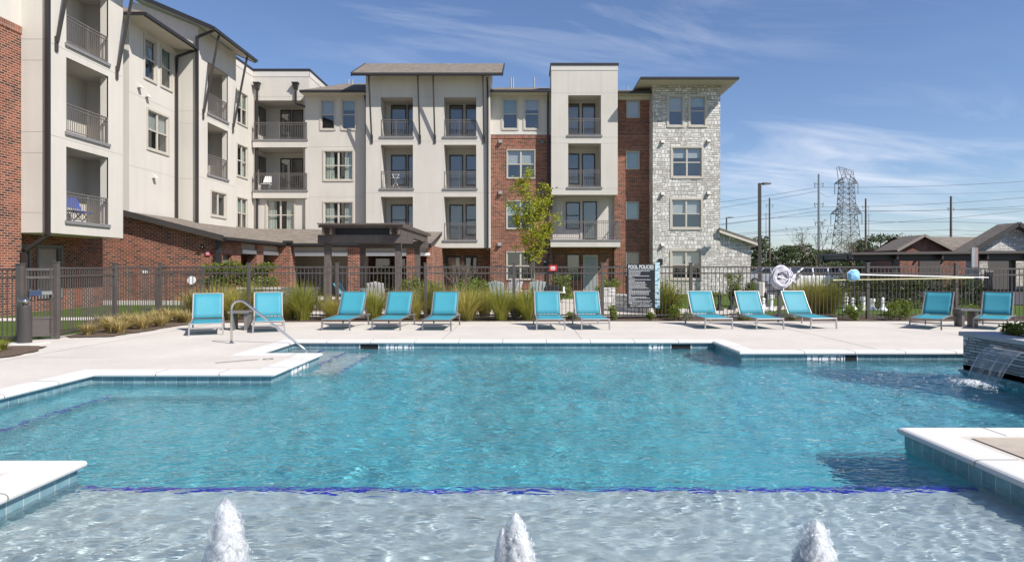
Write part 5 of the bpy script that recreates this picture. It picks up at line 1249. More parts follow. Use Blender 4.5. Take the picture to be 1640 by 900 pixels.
pr2 = plant('low_plant', 'low green and straw plant in the mulch at the left edge, nearest the bollard', 'plant', 'low plants at the left edge', (sx(20,12.4), 12.1, .02), [('blades', grass_mesh(22, 150, .26, .26, 1.1, .1), M['grass_g'])])
copy_thing(pr2, (sx(3,12.0), 11.75, .02), 1.2, 'low green plant cut off by the left edge of the photo', 1.1)
# small leafy shrubs in front of the fence
def shrub_mesh(seed, n, r, h, leaf, blobs=9):
    g = random.Random(seed); mb = MB(); cs = []
    for k in range(blobs): a = g.uniform(0, 6.28); q = r*g.uniform(.1, .68); cs.append((q*math.cos(a), q*math.sin(a), h*g.uniform(.22, .80), r*g.uniform(.26, .46), h*g.uniform(.16, .30)))
    leaf_cloud(mb, g, cs, n, leaf); st = MB()
    for c in cs: st.tube([(0,0,0), (c[0]*.5,c[1]*.5,c[2]*.5), (c[0],c[1],c[2])], .008, seg=4, r2=.003)
    return mb, st
def shrub(lab, px, Y, r, h, seed, n=900, leaf=.035, mat='leaf_shrub', cat='shrub', group='leafy shrubs', name='leafy_shrub', z=0.0, x=None):
    m, s = shrub_mesh(seed, n, r, h, leaf); return plant(name, lab, cat, group, (sx(px,Y) if x is None else x, Y, z), [('leaves', m, M[mat]), ('stems', s, M['bark'])])
shrub('small green shrub at the foot of the fence, right of the seventh lounger', 981, 19.1, .24, .52, 31)
shrub('tiny green shrub directly under the POOL POLICIES board', 1040, 19.1, .18, .32, 32, 500)
shrub('round green shrub in front of the fence, left of the eighth lounger', 1088, 19.1, .36, .52, 33, 1300)
shrub('small shrub peeping out right of the tenth lounger under the leaf net', 1369, 19.1, .36, .50, 34, 1200)
shrub('larger green shrub in front of the fence, left of the eleventh lounger', 1441, 19.1, .44, .66, 35, 1700)
shrub('low green plant between the sixth and seventh loungers', 917, 19.1, .22, .26, 36, 500)
shrub('small yellow green shrub behind the right side table', 1572, 18.9, .3, .55, 37, 800)
shrub('low plant under the tenth lounger', 1270, 19.1, .3, .26, 38, 500); shrub('low plant under the ninth lounger', 1190, 19.15, .3, .28, 39, 500)
# planter plants on the raised fountain
for k, (x, y, r, h) in enumerate(((7.62, 10.28, .24, .24), (8.05, 10.45, .28, .30), (7.72, 9.6, .3, .26))):
    shrub(('small leafy plant in the fountain planter, nearest the water spout', 'leafy plant at the back of the fountain planter', 'leafy plant at the right edge of the fountain planter')[k], 0, y, r, h, 41+k, 700, .03, 'leaf_shrub', z=.46, x=x)
# hedge behind the fence on the right, bushes on the left
def hedge(name, lab, x0, x1, y0, y1, h, n, leaf, mat, seed, cat='hedge', zb=0.0):
    g = random.Random(seed); mb = MB(); cs = []; m = max(3, int((x1-x0)/.30)); ry = (y1-y0)/2
    for k in range(m):
        x = x0+(x1-x0)*(k+.5)/m
        for z in (.26, .58, .84): cs.append((x+g.uniform(-.12,.12), (y0+y1)/2+g.uniform(-.15,.15)*ry, h*z*g.uniform(.9,1.08), g.uniform(.26,.40), g.uniform(.2,.34)))
    leaf_cloud(mb, g, cs, n, leaf); st = MB()
    for k in range(m): x = x0+(x1-x0)*(k+.5)/m; st.tube([(x,(y0+y1)/2,0), (x+g.uniform(-.1,.1),(y0+y1)/2,h*.8)], .015, seg=5, r2=.006)
    return plant(name, lab, cat, None, (0,0,zb), [('leaves', mb, M[mat]), ('stems', st, M['bark'])])
hedge('hedge', 'dark glossy hedge behind the fence under the pool net poles', sx(1335,25.4), sx(1580,25.4), 24.95, 25.95, 1.16, 13500, .055, 'leaf_dark', 51)
hedge('hedge', 'bright green bushy hedge behind the fence in front of the clubhouse door', sx(326,25.6), sx(440,25.6), 25.0, 26.2, 1.75, 8500, .060, 'leaf_shrub', 52)
for lab, px, Y, r, h, sd, n in (('tall narrow shrub against the stone tower', 1180, 27, .55, 1.5, 61, 1500), ('round olive shrub right of the stone tower wing', 1198, 26, .5, 1.0, 62, 1300),
        ('round olive bush at the brick wall behind the sixth lounger', 897, 30, .75, 1.35, 63, 1700), ('round olive bush right of the fence post at the patio door', 973, 30, .7, 1.25, 64, 1500),
        ('olive bush under the white bay by the bare twigs', 745, 27, .75, 1.2, 65, 1500), ('green bush right of the pergola post', 690, 25, .7, 1.25, 66, 1500), ('green bush behind the white patio chair', 655, 24.5, .45, 1.25, 67, 1100), ('olive bush in front of the brick bay', 775, 28, .7, 1.3, 68, 1400)):
    shrub(lab, px, Y, r, h, sd, n, .06, 'leaf_shrub')
for lab, px, Y, sd in (('low flowering plants left of the path behind the sign', 940, 29, 71), ('low plants along the lawn right of the sign', 1075, 26, 72), ('low plants along the tower foot', 1140, 33, 73)):
    shrub(lab, px, Y, .9, .45, sd, 1000, .05, 'leaf_shrub')
# bare twiggy crape myrtle in front of the white bay
def twiggy(name, lab, loc, h, seed, mat, r0=.03, depth=4, spread=.5, leaves=None):
    g = random.Random(seed); root = thing(name, lab, 'tree', loc); o = Vector(loc); mb = MB(); tips = []
    def grow(p, d, L, r, k):
        q = p + d*L; mid = p + d*L*.5 + Vector((g.gauss(0,.04), g.gauss(0,.04), 0))*L
        mb.tube([p, mid, q], r, seg=5 if k > 1 else 4, r2=r*.68, cap=False); tips.append(q)
        if k == 0: return
        for _ in range(g.choice((2, 3, 3))):
            dd = (d + Vector((g.gauss(0,spread), g.gauss(0,spread), g.gauss(.12,.22)))).normalized(); grow(q, dd, L*g.uniform(.62,.85), r*.62, k-1)
    for _ in range(3): grow(o, Vector((g.gauss(0,.22), g.gauss(0,.22), 1)).normalized(), h*.30, r0, depth)
    mb.build('branches', M[mat], root, recalc=False)
    if leaves:
        lm = MB(); n, leaf, lmat = leaves
        for _ in range(n):
            t = g.choice(tips); p = t + Vector((g.gauss(0,.10), g.gauss(0,.10), g.gauss(0,.10)))*leaf*16
            d = Vector((g.gauss(0,1), g.gauss(0,1), g.gauss(0,.8))).normalized(); e = d.cross(Vector((g.gauss(0,1), g.gauss(0,1), g.gauss(0,1)))).normalized()
            s = leaf*g.uniform(.6,1.2); lm.add([p-d*s, p+e*s*.4, p+d*s, p-e*s*.4], [(0,1,2,3)])
        lm.build('crown', M[lmat], root, recalc=False)
    return root
twiggy('bare_shrub', 'bare twiggy shrub with dry seed heads behind the fence below the white bay', (sx(737,23), 23, 0), 1.9, 3, 'twig', .016, 4, .38)
# the young tree before the brick bay
def young_tree():
    Y = 27.0; x0 = sx(851, Y); root = thing('young_tree', 'young tree with sparse yellow green leaves in front of the brick bay', 'tree', (x0, Y, 0)); g = random.Random(12)
    tr = MB(); pts = [(x0+.06,Y,-.05), (x0+.05,Y,.8), (x0-.02,Y,1.4), (x0+.03,Y,2.2), (x0+.0,Y,3.0), (x0-.08,Y,4.0), (x0-.12,Y,4.9)]
    tr.tube(pts, .045, seg=8, r2=.012); tr.build('trunk', M['bark'], root, smooth=True)
    br, lv = MB(), MB()
    # limbs: start height, end offset (x, y, z of the tip)
    limbs = [(1.3,.42,.1,2.7), (1.5,-.3,.2,2.9), (1.4,.35,-.1,3.7), (2.2,-.62,.1,3.35), (2.1,.75,.1,3.35), (2.4,1.2,.0,3.85), (2.7,-.95,-.2,4.05), (2.6,.6,.3,4.25), (2.9,-1.15,.1,4.55), (3.0,.75,-.2,4.75), (3.2,-.55,.25,5.05), (3.4,.35,-.2,5.25), (3.7,-.35,-.3,5.40), (3.5,.85,.2,5.0), (2.3,.2,-.6,3.3), (2.8,-.3,.6,4.1), (2.9,.3,.7,4.4), (1.8,.55,.3,3.05), (3.3,-.2,-.6,4.7), (4.2,-.2,.2,5.5)]
    for (zs, dx, dy, ze) in limbs:
        i = min(range(len(pts)), key=lambda k: abs(pts[k][2]-zs)); p = Vector((pts[i][0], Y, zs)); q = Vector((x0+dx, Y+dy, ze)); mid = (p+q)/2 + Vector((g.gauss(0,.06), g.gauss(0,.06), -.08))
        br.tube([p, mid, q], .016, seg=5, r2=.004, cap=False)
        for _ in range(7):
            t = g.uniform(.35, 1.0); c = p.lerp(q, t) + Vector((g.gauss(0,.13), g.gauss(0,.15), g.gauss(0,.13)))
            br.tube([p.lerp(q, t), c], .005, seg=3, cap=False)
            for _ in range(30):
                a = c + Vector((g.gauss(0,.10), g.gauss(0,.12), g.gauss(-.03,.10))); d = Vector((g.gauss(0,1), g.gauss(0,1), g.gauss(-.5,.7))).normalized(); e = d.cross(Vector((g.gauss(0,1), g.gauss(0,1), g.gauss(0,1)))).normalized(); s = g.uniform(.045, .090)
                lv.add([a-d*s, a+e*s*.36, a+d*s, a-e*s*.36], [(0,1,2,3)])
    br.build('branches', M['bark'], root, recalc=False); lv.build('crown', M['leaf_tree'], root, recalc=False)
young_tree()
# ------------------------------------------------------------------ hung on the fence at right: hose coil, nets, black cloth
x, z = sx(1250,19.35), sz(444.5,19.35)
hc = thing('hose_coil', 'white pool vacuum hose coiled in a thick wreath on the fence', 'hose', (x, 19.32, z)); g = random.Random(8)
mb = MB(); pts = []
for k in range(26*22):
    t = k/26; lo = int(t); a = 2*math.pi*t; gg = math.sin(lo*2.3)*.5 + math.sin(lo*5.1)*.5
    r = .235 + .085*gg + .02*math.sin(3*a+lo); pts.append((x + r*math.cos(a)*1.0 + .02*math.sin(lo*1.7), 19.32 - .075*math.cos(lo*3.7) - .03, z + r*math.sin(a)*1.03 + .02*math.cos(lo*2.9)))
mb.tube(pts, .019, seg=6); mb.build('coil', M['hose'], hc, smooth=True)
mb = MB(); pts = []
for k in range(60): t = k/59; pts.append((x + .17*math.sin(t*17)*(1-.6*t), 19.27 + .02*math.sin(t*9), z - .20 + .34*t))
mb.tube(pts, .022, seg=6); mb.tube([(x+.02,19.26,z-.24), (x+.06,19.24,z-.42), (x-.05,19.25,z-.50)], .02, seg=6); mb.build('loose_end', M['hose'], hc, smooth=True)
mb = MB(); mb.box(x-.04, x+.04, 19.36, 19.44, z-.05, z+.36); mb.build('hanger', M['galv'], hc)
Yn = 19.36
ln = thing('leaf_net', 'pale blue leaf skimmer net on a long white pole hung along the fence', 'pool net', (sx(1366,Yn), Yn, sz(441,Yn)))
nx_, nz_ = sx(1366,Yn), sz(441,Yn)
mb = MB(); pl_ = [(-.17,-.10), (-.175,.08), (-.06,.16), (.09,.165), (.165,.09), (.165,-.12), (.05,-.16), (-.1,-.155)]
mb.tube([(nx_+a, Yn-.02, nz_+b) for a, b in pl_ + pl_[:1]], .013, seg=6); mb.build('rim', M['white'], ln, smooth=True)
mb = MB(); vs = [(nx_+a, Yn-.02, nz_+b) for a, b in pl_] + [(nx_+a*.75, Yn-.16, nz_+b*.7-.02) for a, b in pl_] + [(nx_, Yn-.20, nz_-.03)]
mb.add(vs, [(i, (i+1)%8, 8+(i+1)%8, 8+i) for i in range(8)] + [(8+i, 8+(i+1)%8, 16) for i in range(8)]); mb.build('net_bag', M['net'], ln, recalc=False)
mb = MB(); mb.tube([(nx_+.16, Yn-.03, nz_+.02), (sx(1582,Yn), Yn-.03, sz(444.6,Yn))], .020, seg=8, r2=.014); mb.build('pole', M['white'], ln)
yp = thing('pool_pole', 'thin pale yellow pole hung along the fence just under the white net pole', 'pool pole', (sx(1334,Yn-.06), Yn-.06, sz(448.7,Yn)))
mb = MB(); mb.tube([(sx(1334,Yn-.06), Yn-.06, sz(448.7,Yn-.06)), (sx(1560,Yn-.06), Yn-.06, sz(445.3,Yn-.06))], .013, seg=8); mb.tube([(sx(1334,Yn-.06), Yn-.06, sz(448.7,Yn-.06)), (sx(1340,Yn-.06), Yn-.06, sz(448.6,Yn-.06))], .017, seg=8); mb.build('pole', M['pole_yellow'], yp)
bc = thing('black_cloth', 'black cloth draped over the fence rail at right behind the last lounger', 'cloth', (sx(1580,19.4), 19.40, 1.1))
mb = MB(); x0, x1 = sx(1574.5,19.4), sx(1588.5,19.4); n = 14; top, bot = sz(433,19.4), sz(465,19.4); rows = []
for j in range(9):
    zz = top + (bot-top)*j/8
    for i in range(n+1): t = i/n; rows.append((x0 + (x1-x0)*t + .012*math.sin(j+i), 19.41 - .02 - .03*(1+math.sin(i*1.9+j*.5))*(.3+j/8) , zz - .02*math.sin(i*1.3)*(j/8)))
mb.add(rows, [(j*(n+1)+i, j*(n+1)+i+1, (j+1)*(n+1)+i+1, (j+1)*(n+1)+i) for j in range(8) for i in range(n)]); o = mb.build('folds', M['black'], bc, smooth=True, recalc=False); s_ = o.modifiers.new('t', 'SOLIDIFY'); s_.thickness = .012
# ------------------------------------------------------------------ sign post seen from behind
Y = 20.6; x = sx(1558, Y); t = thing('post_sign', 'grey road sign seen edge on, on a thin steel post behind the fence at right', 'sign', (x, Y, 0))
mb = MB(); mb.tube([(x,Y,-.05), (x,Y,sz(397,Y))], .022, seg=8); mb.build('post', M['galv'], t)
mb = MB(); mb.box(x-.07, x+.02, Y-.06, Y-.024, sz(428,Y), sz(396.5,Y)); mb.build('sign_panel', M['galv'], t); mb = MB(); mb.box(x+.05, x+.19, Y+.03, Y+.06, sz(428,Y), sz(396.5,Y)); mb.build('sign_panel', plain('sign_back', (.30, .22, .20), .5), t)
# ------------------------------------------------------------------ garden chess pieces beyond the fence
def chess(kind, lab, px, Y, white, h):
    r = thing('chess_piece', lab, 'chess piece', (sx(px,Y), Y, 0), 0, 'giant garden chess pieces'); m = MB(); b = .15
    base = [(b,0),(b,.04),(b*.85,.07),(b*.62,.10),(b*.45,.18)]
    if kind == 'pawn': prof = base + [(b*.35,h*.58),(b*.6,h*.62),(b*.3,h*.66)] + [(b*.5*math.sin(q), h*.82-b*.5*math.cos(q)) for q in (.7,1.2,1.7,2.2,2.7,3.1)]
    elif kind == 'rook': prof = base + [(b*.5,h*.70),(b*.75,h*.75),(b*.75,h),(b*.45,h),(b*.42,h*.92)]
    elif kind == 'bishop': prof = base + [(b*.3,h*.60),(b*.6,h*.64),(b*.35,h*.67),(b*.5,h*.78),(b*.35,h*.90),(b*.08,h*.96),(b*.12,h)]
    else: prof = base + [(b*.35,h*.62),(b*.65,h*.67),(b*.4,h*.70),(b*.6,h*.90),(b*.35,h*.93),(.01,h)]
    m.lathe(prof, (sx(px,Y), Y, -.02), 14)
    if kind == 'king': X = sx(px,Y); m.box(X-.02, X+.02, Y-.02, Y+.02, h-.02, h+.10); m.box(X-.05, X+.05, Y-.019, Y+.019, h+.03, h+.06)
    m.build('piece', M['white'] if white else M['black'], r, smooth=False)
for a in [('king', 'tall white garden chess king behind the fence, left of the post by the leaf net', 1355, 23.5, 1, .56), ('pawn', 'white garden chess pawn second from left below the leaf net', 1366, 24.5, 1, .46), ('rook', 'white garden chess rook just left of the fence post by the leaf net', 1382.5, 24.0, 1, .50),
          ('rook', 'white garden chess piece just right of the fence post by the leaf net', 1396.5, 24.3, 1, .42), ('bishop', 'rightmost white garden chess piece, in front of the dark hedge', 1414, 24.0, 1, .50), ('rook', 'white chess piece on the lawn below the hose coil', 1235, 24.0, 1, .58), ('pawn', 'white chess pawn on the lawn left of the hose coil', 1222.5, 24.5, 1, .46),
          ('king', 'black chess king on the lawn between the eighth and ninth loungers', 1152.5, 24.0, 0, .62), ('rook', 'black chess piece on the lawn beside the ninth lounger head', 1172, 24.5, 0, .50), ('bishop', 'black chess piece on the lawn left of the white one below the hose coil', 1226.5, 26.5, 0, .62)]: chess(*a)
for k in range(2):
    pass
# ------------------------------------------------------------------ low stone walls and the patio
def stone_wall(lab, poly, z0, z1, capw=True):
    c = (sum(p[0] for p in poly)/len(poly), sum(p[1] for p in poly)/len(poly)); r = thing('stone_wall', lab, 'garden wall', (c[0], c[1], 0))
    m = MB(); m.prism(poly, z0, z1); m.build('stonework', M['low_stone'], r)
    if capw: m = MB(); m.prism([(c[0]+(p[0]-c[0])*1.02+(.04 if p[0] > c[0] else -.04), c[1]+(p[1]-c[1])*1.01+(.04 if p[1] > c[1] else -.04)) for p in poly], z1+.001, z1+.07); m.build('cap', M['path'], r)
stone_wall('low white limestone planter wall behind the second lounger, under the clubhouse porch', [(sx(382,25.2),25.2), (sx(504,25.2),25.2), (sx(504,25.2),25.6), (sx(382,25.2),25.6)], -.05, .72)
stone_wall('low white limestone seat wall left of the POOL POLICIES board, facing the camera', [(sx(963,24.6),24.6), (sx(986,24.6),24.6), (sx(990,24.6),25.6), (sx(966,24.6),25.6)], -.05, .78, False)
stone_wall('longer grey limestone seat wall behind the POOL POLICIES board, turning away in shade', [(sx(990,23.0),23.6), (sx(1042,22.0),22.2), (sx(1046,22.4),22.6), (sx(992,24.0),24.3)], -.05, .58, False)
stone_wall('small white limestone block at the foot of the tall light pole', [(sx(1213,37.8),37.6), (sx(1226,37.8),37.6), (sx(1226,37.8),38.1), (sx(1213,37.8),38.1)], -.05, .42, False)
def adirondack(lab, px, Y, rz, mat, s=1.0):
    r = thing('adirondack_chair', lab, 'garden chair', (0,0,0), 0, 'slatted garden chairs on the patio')
    m = MB()
    for k in range(5): x = -.24+k*.12; m.beam((x,.18,.26), (x*1.15,.62,1.02-abs(k-2)*.03), .105, .022, up=(0,1,0))
    m.build('backrest', M[mat], r)
    m = MB()
    for k in range(5): y = -.32+k*.115; m.box(-.27, .27, y, y+.10, .36-.035*k, .38-.035*k)
    m.build('seat', M[mat], r)
    for sx_ in (-1, 1):
        m = MB(); m.box(sx_*.30-.02, sx_*.30+.02, -.36, -.27, 0, .56); m.build('leg', M[mat], r); m = MB(); m.beam((sx_*.30,-.34,.34), (sx_*.30,.62,0.03), .03, .12); m.build('leg', M[mat], r)
        m = MB(); m.box(sx_*.33-.07, sx_*.33+.07, -.42, .38, .56, .585); m.build('armrest', M[mat], r)
    r.location = (sx(px,Y), Y, 0); r.rotation_euler = (0,0,R(rz)); r.scale = (s,)*3; return r
adirondack('teal slatted garden chair seen from the side under the pergola', 564, 25.0, 80, 'teal'); adirondack('white garden chair under the pergola, right of the white table', 611, 25.2, 170, 'white')
adirondack('pale teal garden chair half hidden by the right front pergola post', 646, 25.6, -70, 'pale_teal')
adirondack('pale teal garden chair by the brick bay, left one of the patio pair', 803, 26.8, 160, 'pale_teal'); adirondack('white garden chair by the brick bay, between two pale teal chairs', 818, 28.2, 200, 'white'); adirondack('pale teal garden chair left of the grill', 857, 27.5, 190, 'pale_teal')
t = thing('patio_table', 'pale cabinet shaped patio table under the pergola behind the fourth lounger', 'table', (sx(592,25.4), 25.4, 0)); x, y = sx(592,25.4), 25.4
m = MB(); m.box(x-.26, x+.26, y-.24, y+.24, .0, .70); m.build('cabinet', M['pale_teal'], t); m = MB(); m.box(x-.30, x+.30, y-.28, y+.28, .702, .76); m.build('table_top', M['white'], t, bevel=.01); m = MB(); m.box(x-.25, x+.25, y-.246, y-.241, .55, .57); m.build('drawer_gap', M['slab'], t)
t = thing('kettle_grill', 'black lidded grill with steel side shelf behind the sixth lounger', 'grill', (sx(884,24), 24, 0)); x, y = sx(884,24), 24
m = MB(); m.box(x-.28, x+.28, y-.24, y+.24, .25, .62); m.build('cart', M['steel'], t)
m = MB(); m.prism([(x-.30,.66), (x+.30,.66), (x+.29,.80), (x+.20,.90), (x-.20,.90), (x-.29,.80)], y-.26, y+.26, 'y'); m.build('lid', M['black'], t, bevel=.01)
m = MB(); m.box(x+.285, x+.5, y-.22, y+.22, .63, .66); m.box(x+.40, x+.46, y-.2, y-.1, .66, .86); m.build('side_shelf', M['white'], t)
for s in (-1, 1):
    m = MB(); m.box(x+s*.24-.02, x+s*.24+.02, y-.2, y+.2, -.0, .25); m.build('leg', M['black'], t)
def wicker(lab, px, Y, w):
    r = thing('wicker_chair', lab, 'armchair', (sx(px,Y), Y, 0), 0, 'dark wicker armchairs in the porch'); x = sx(px,Y); mt = plain('wicker', (.11, .085, .07), .8, var=.3, vscale=30)
    m = MB(); m.box(x-w/2, x+w/2, Y-.35, Y+.35, .0, .36); m.build('seat', mt, r, bevel=.04); m = MB(); m.box(x-w/2, x+w/2, Y+.2, Y+.36, .36, .86); m.build('backrest', mt, r, bevel=.05)
    for s in (-1, 1): m = MB(); m.box(x+s*w/2-.07, x+s*w/2+.07, Y-.35, Y+.2, .36, .60); m.build('armrest', mt, r, bevel=.03)
    m = MB(); m.box(x-w/2+.08, x+w/2-.08, Y-.33, Y+.2, .37, .47); m.build('cushion', M['curtain'], r, bevel=.03)
wicker('dark wicker armchair in the porch left of the left pergola post', 490, 37.6, .95); wicker('dark wicker armchair beside the porch corner column', 452, 35.2, .95)
# chairs on balconies
def balcony_chair(lab, T, a, d, z, mat, group='chairs on the balconies'):
    p = T(a, d, z); r = thing('balcony_chair', lab, 'chair', p, 0, group); m = MB(T)
    m.hexa([(a-.25,d-.22,z+.55),(a+.25,d-.22,z+.55),(a+.25,d-.19,z+.55),(a-.25,d-.19,z+.55)], [(a-.2,d-.36,z+.98),(a+.2,d-.36,z+.98),(a+.2,d-.33,z+.98),(a-.2,d-.33,z+.98)]); m.build('backrest', mat, r)
    m = MB(T); m.box(a-.25, a+.25, d-.24, d+.24, z+.40, z+.44); m.build('seat', mat, r)
    for s in (-1, 1):
        m = MB(T); m.beam((a+s*.23,d+.22,z), (a+s*.20,d-.2,z+.55), .025, .025); m.build('leg', M['alu'], r); m = MB(T); m.beam((a+s*.23,d-.24,z), (a+s*.2,d+.2,z+.42), .025, .025); m.build('leg', M['alu'], r)
T = side(XB); balcony_chair('blue folding chair on the lowest left balcony, nearer the camera', T, 23.85, -.45, 3.185, M['blue']); balcony_chair('blue folding chair on the lowest left balcony, farther in', T, 24.45, -.55, 3.185, M['blue'])
balcony_chair('white chair on the middle balcony of the far left bay', T, 33.5, -.5, 6.275, M['white'])
T = front(40.0); balcony_chair('pale chair on the lower corner balcony', T, -16.0, -.4, 6.285, M['white']); balcony_chair('dark chair on the right of the lower corner balcony', T, -14.3, -.5, 6.285, M['black'])
T = front(39.2); r = thing('folding_rack', 'white crossed drying rack behind the railing of the middle left balcony', 'drying rack', (sx(633,39.2), 39.5, 6.31)); a = sx(632,39.2)
m = MB(T); m.beam((a-.22,-.35,6.32), (a+.22,-.30,7.22), .03, .03); m.beam((a+.22,-.35,6.32), (a-.22,-.30,7.22), .03, .03); m.build('crossed_legs', M['white'], r)
for k in (0, 1): m = MB(T); m.beam((a-.25,-.33,7.18-k*.2), (a+.25,-.33,7.18-k*.2), .02, .02); m.build('bar', M['white'], r)
m = None
# flood lights on the brick beside the red notice
t = thing('wall_lantern', 'small black wall lantern on the brick bay beside the red notice board', 'lantern', (sx(873,39.8), 39.85, 1.75)); x = sx(873,39.8)
m = MB(); m.lathe([(.03,-.14),(.09,-.12),(.10,.08),(.04,.14)], (x,39.78,1.75), 8); m.build('body', M['black'], t); m = MB(); m.box(x-.06, x+.06, 39.84, 39.897, 1.70, 1.95); m.build('bracket', M['white'], t)
# ------------------------------------------------------------------ parking side: white vehicle, light poles
def suv(lab, x0, Y, col, flip=1):
    r = thing('parked_suv', lab, 'car', (x0+2.25, Y, 0)); L = 4.5
    def P(pts): return [(x0 + p[0], p[1]) for p in pts]
    body = [(.0,.42), (.05,.80), (.25,.92), (1.05,1.02), (4.35,1.05), (4.48,.95), (4.5,.45), (4.1,.32), (.4,.32)]
    m = MB(); m.prism(P(body), Y-.92, Y+.92, 'y'); m.build('body', col, r, bevel=.06)
    cab = [(1.0,1.02), (1.75,1.58), (2.2,1.66), (3.9,1.66), (4.2,1.58), (4.42,1.04)]
    m = MB(); ci = [(p[0]+.0, p[1]) for p in cab]; n = len(ci)
    lo = [(x0+p[0], Y-.90+.0*(p[1]-1.0)-0, p[1]) for p in ci]; 
    vs = [(x0+p[0], Y-.90+.22*(p[1]-1.02)/.64, p[1]) for p in ci] + [(x0+p[0], Y+.90-.22*(p[1]-1.02)/.64, p[1]) for p in ci]
    m.add(vs, [tuple(range(n)), tuple(range(2*n-1, n-1, -1))] + [(i, n+i, n+(i+1)%n, (i+1)%n) for i in range(n)]); m.build('cabin', col, r, bevel=.03)
    def dY(z): return Y-.90+.22*(z-1.02)/.64
    for (a0, a1, b0, b1) in ((1.22,2.35,1.82,2.35), (2.43,3.35,2.43,3.35), (3.43,4.28,3.43,4.08)):
        m = MB(); m.add([(x0+a0,dY(1.07)-.006,1.07), (x0+a1,dY(1.07)-.006,1.07), (x0+b1,dY(1.55)-.006,1.55), (x0+b0,dY(1.55)-.006,1.55)], [(0,1,2,3)]); m.build('side_window', M['car_glass'], r, recalc=False)
    m = MB(); m.add([(x0+1.05,Y-.78,1.06), (x0+1.05,Y+.78,1.06), (x0+1.70,Y+.62,1.555), (x0+1.70,Y-.62,1.555)], [(0,1,2,3)]); w = m.build('windscreen', M['car_glass'], r, recalc=False); 
    for v in w.data.vertices: v.co.x -= .012; v.co.z += .012
    for a in (.85, 3.65):
        for s in (-1, 1):
            m = MB(); m.prism([(x0+a+.34*math.cos(t*math.pi/10), .34+.34*math.sin(t*math.pi/10)) for t in range(20)], Y+s*.93-.11, Y+s*.93+.0+.03, 'y'); wh = m.build('wheel', M['tyre'], r)
            m = MB(); q = Y+s*.93+(-.125 if s < 0 else .05); m.prism([(x0+a+.21*math.cos(t*math.pi/8), .34+.21*math.sin(t*math.pi/8)) for t in range(16)], q-.012, q+.012, 'y'); m.build('rim', M['steel'], wh)
    m = MB(); m.box(x0+.02, x0+.12, Y-.88, Y-.55, .72, .86); m.build('headlight', M['lens'], r); m = MB(); m.box(x0+4.43, x0+4.505, Y-.9, Y-.72, .80, 1.0); m.build('tail_light', M['red'], r)
    m = MB(); m.box(x0+1.35, x0+1.50, Y-1.08, Y-.93, 1.0, 1.14); m.build('wing_mirror', col, r)
    return r
suv('white car parked beyond the hose coil, only its roof and windows showing', sx(1237,44), 44.0, M['car_white'])
suv('pale car parked far off between the stone tower and the light pole', sx(1188,60), 60.0, plain('car_silver', (.45,.46,.48), .2, .3))
def light_pole(lab, px, Y, h, arm, base=True):
    x = sx(px,Y); r = thing('light_pole', lab, 'light pole', (x, Y, 0)); m = MB(); m.box(x-.075, x+.075, Y-.075, Y+.075, .0, h); m.build('pole', M['dark_metal'], r)
    m = MB(); m.beam((x-.05,Y,h-.06), (x+arm*.35,Y,h-.02), .08, .08); m.build('arm', M['dark_metal'], r); m = MB(); m.hexa([(x+arm*.3,Y-.16,h-.10),(x+arm,Y-.16,h-.06),(x+arm,Y+.16,h-.06),(x+arm*.3,Y+.16,h-.10)], [(x+arm*.3,Y-.14,h+.03),(x+arm,Y-.12,h-.0),(x+arm,Y+.12,h-.0),(x+arm*.3,Y+.14,h+.03)]); m.build('lamp_head', M['dark_metal'], r)
    if base: m = MB(); m.lathe([(.28,-.05),(.28,.72),(.25,.75)], (x,Y,0), 16); m.build('footing', M['path'], r)
light_pole('tall square dark light pole with one arm to the right, right of the stone tower', 1216.5, 37, sz(293.5,37), .62)
light_pole('small distant light pole against the sky by the edge of the tower', 1163.5, 88, sz(348,88), .95, False)
# ------------------------------------------------------------------ carport and garages
cp = thing('carport', 'long low dark steel carport at the right with a flat roof', 'carport', (30, 44, 0)); Y0, Y1 = 42, 47; x0 = sx(1364,Y0); x1 = 47
m = MB(); m.hexa([(x0,Y0,2.40),(x1,Y0,2.62),(x1,Y1,2.62),(x0-1.0+1.0,Y1,2.40)], [(x0,Y0,2.54),(x1,Y0,2.84),(x1,Y1,2.84),(x0,Y1,2.54)]); m.build('roof', plain('carport_roof', (.10,.085,.075), .5), cp)
m = MB()
for k in range(0, 9): xx = x0+.05+k*2.9; m.box(xx, xx+.12, Y0+.1, Y1-.1, 2.12, 2.42 + .008*k)
m.box(x0, x1, Y0+.6, Y0+.85, 2.05, 2.44); m.box(x0, x1, Y1-.9, Y1-.6, 2.05, 2.42); m.build('beams', plain('carport_steel', (.05,.04,.034), .5), cp)
for px in (1443, 1700):
    for yy in (Y0+.72, Y1-.75): xx = sx(px,Y0); m = MB(); m.box(xx-.14, xx+.14, yy-.14, yy+.14, -.02, 2.06); m.build('post', M['bronze'], cp)
gar = thing('brick_garage', 'small brick garage with a brown gabled roof behind the carport', 'garage', (35, 58, 0)); Y = 55.0; xa, xb, xp = sx(1441,Y), sx(1514,Y), sx(1475,Y); zr, ze = sz(376.5,Y), sz(396,Y); xr = 44.0
m = MB(); m.add([(xa,Y,-.05),(xb,Y,-.05),(xb,Y,ze),(xp,Y,zr-.15),(xa,Y,ze)], [(0,1,2,3,4)]); m.box(xb+.001, xr, Y+.02, Y+6, -.05, ze); m.box(xa, xb, Y+.05, Y+6, -.05, ze-.02); m.build('wall', M['brick'], gar, recalc=False)
m = MB(); e = .5
rA = [(xa-e,Y-.5,ze-.25),(xp,Y-.5,zr),(xp,Y+3.2,zr),(xa-e,Y+3.2,ze-.25)]; m.quad(*rA, 0); m.quad((xp,Y-.5,zr),(xb+e,Y-.5,ze-.25),(xb+e,Y+3.2,ze-.25),(xp,Y+3.2,zr), 0)
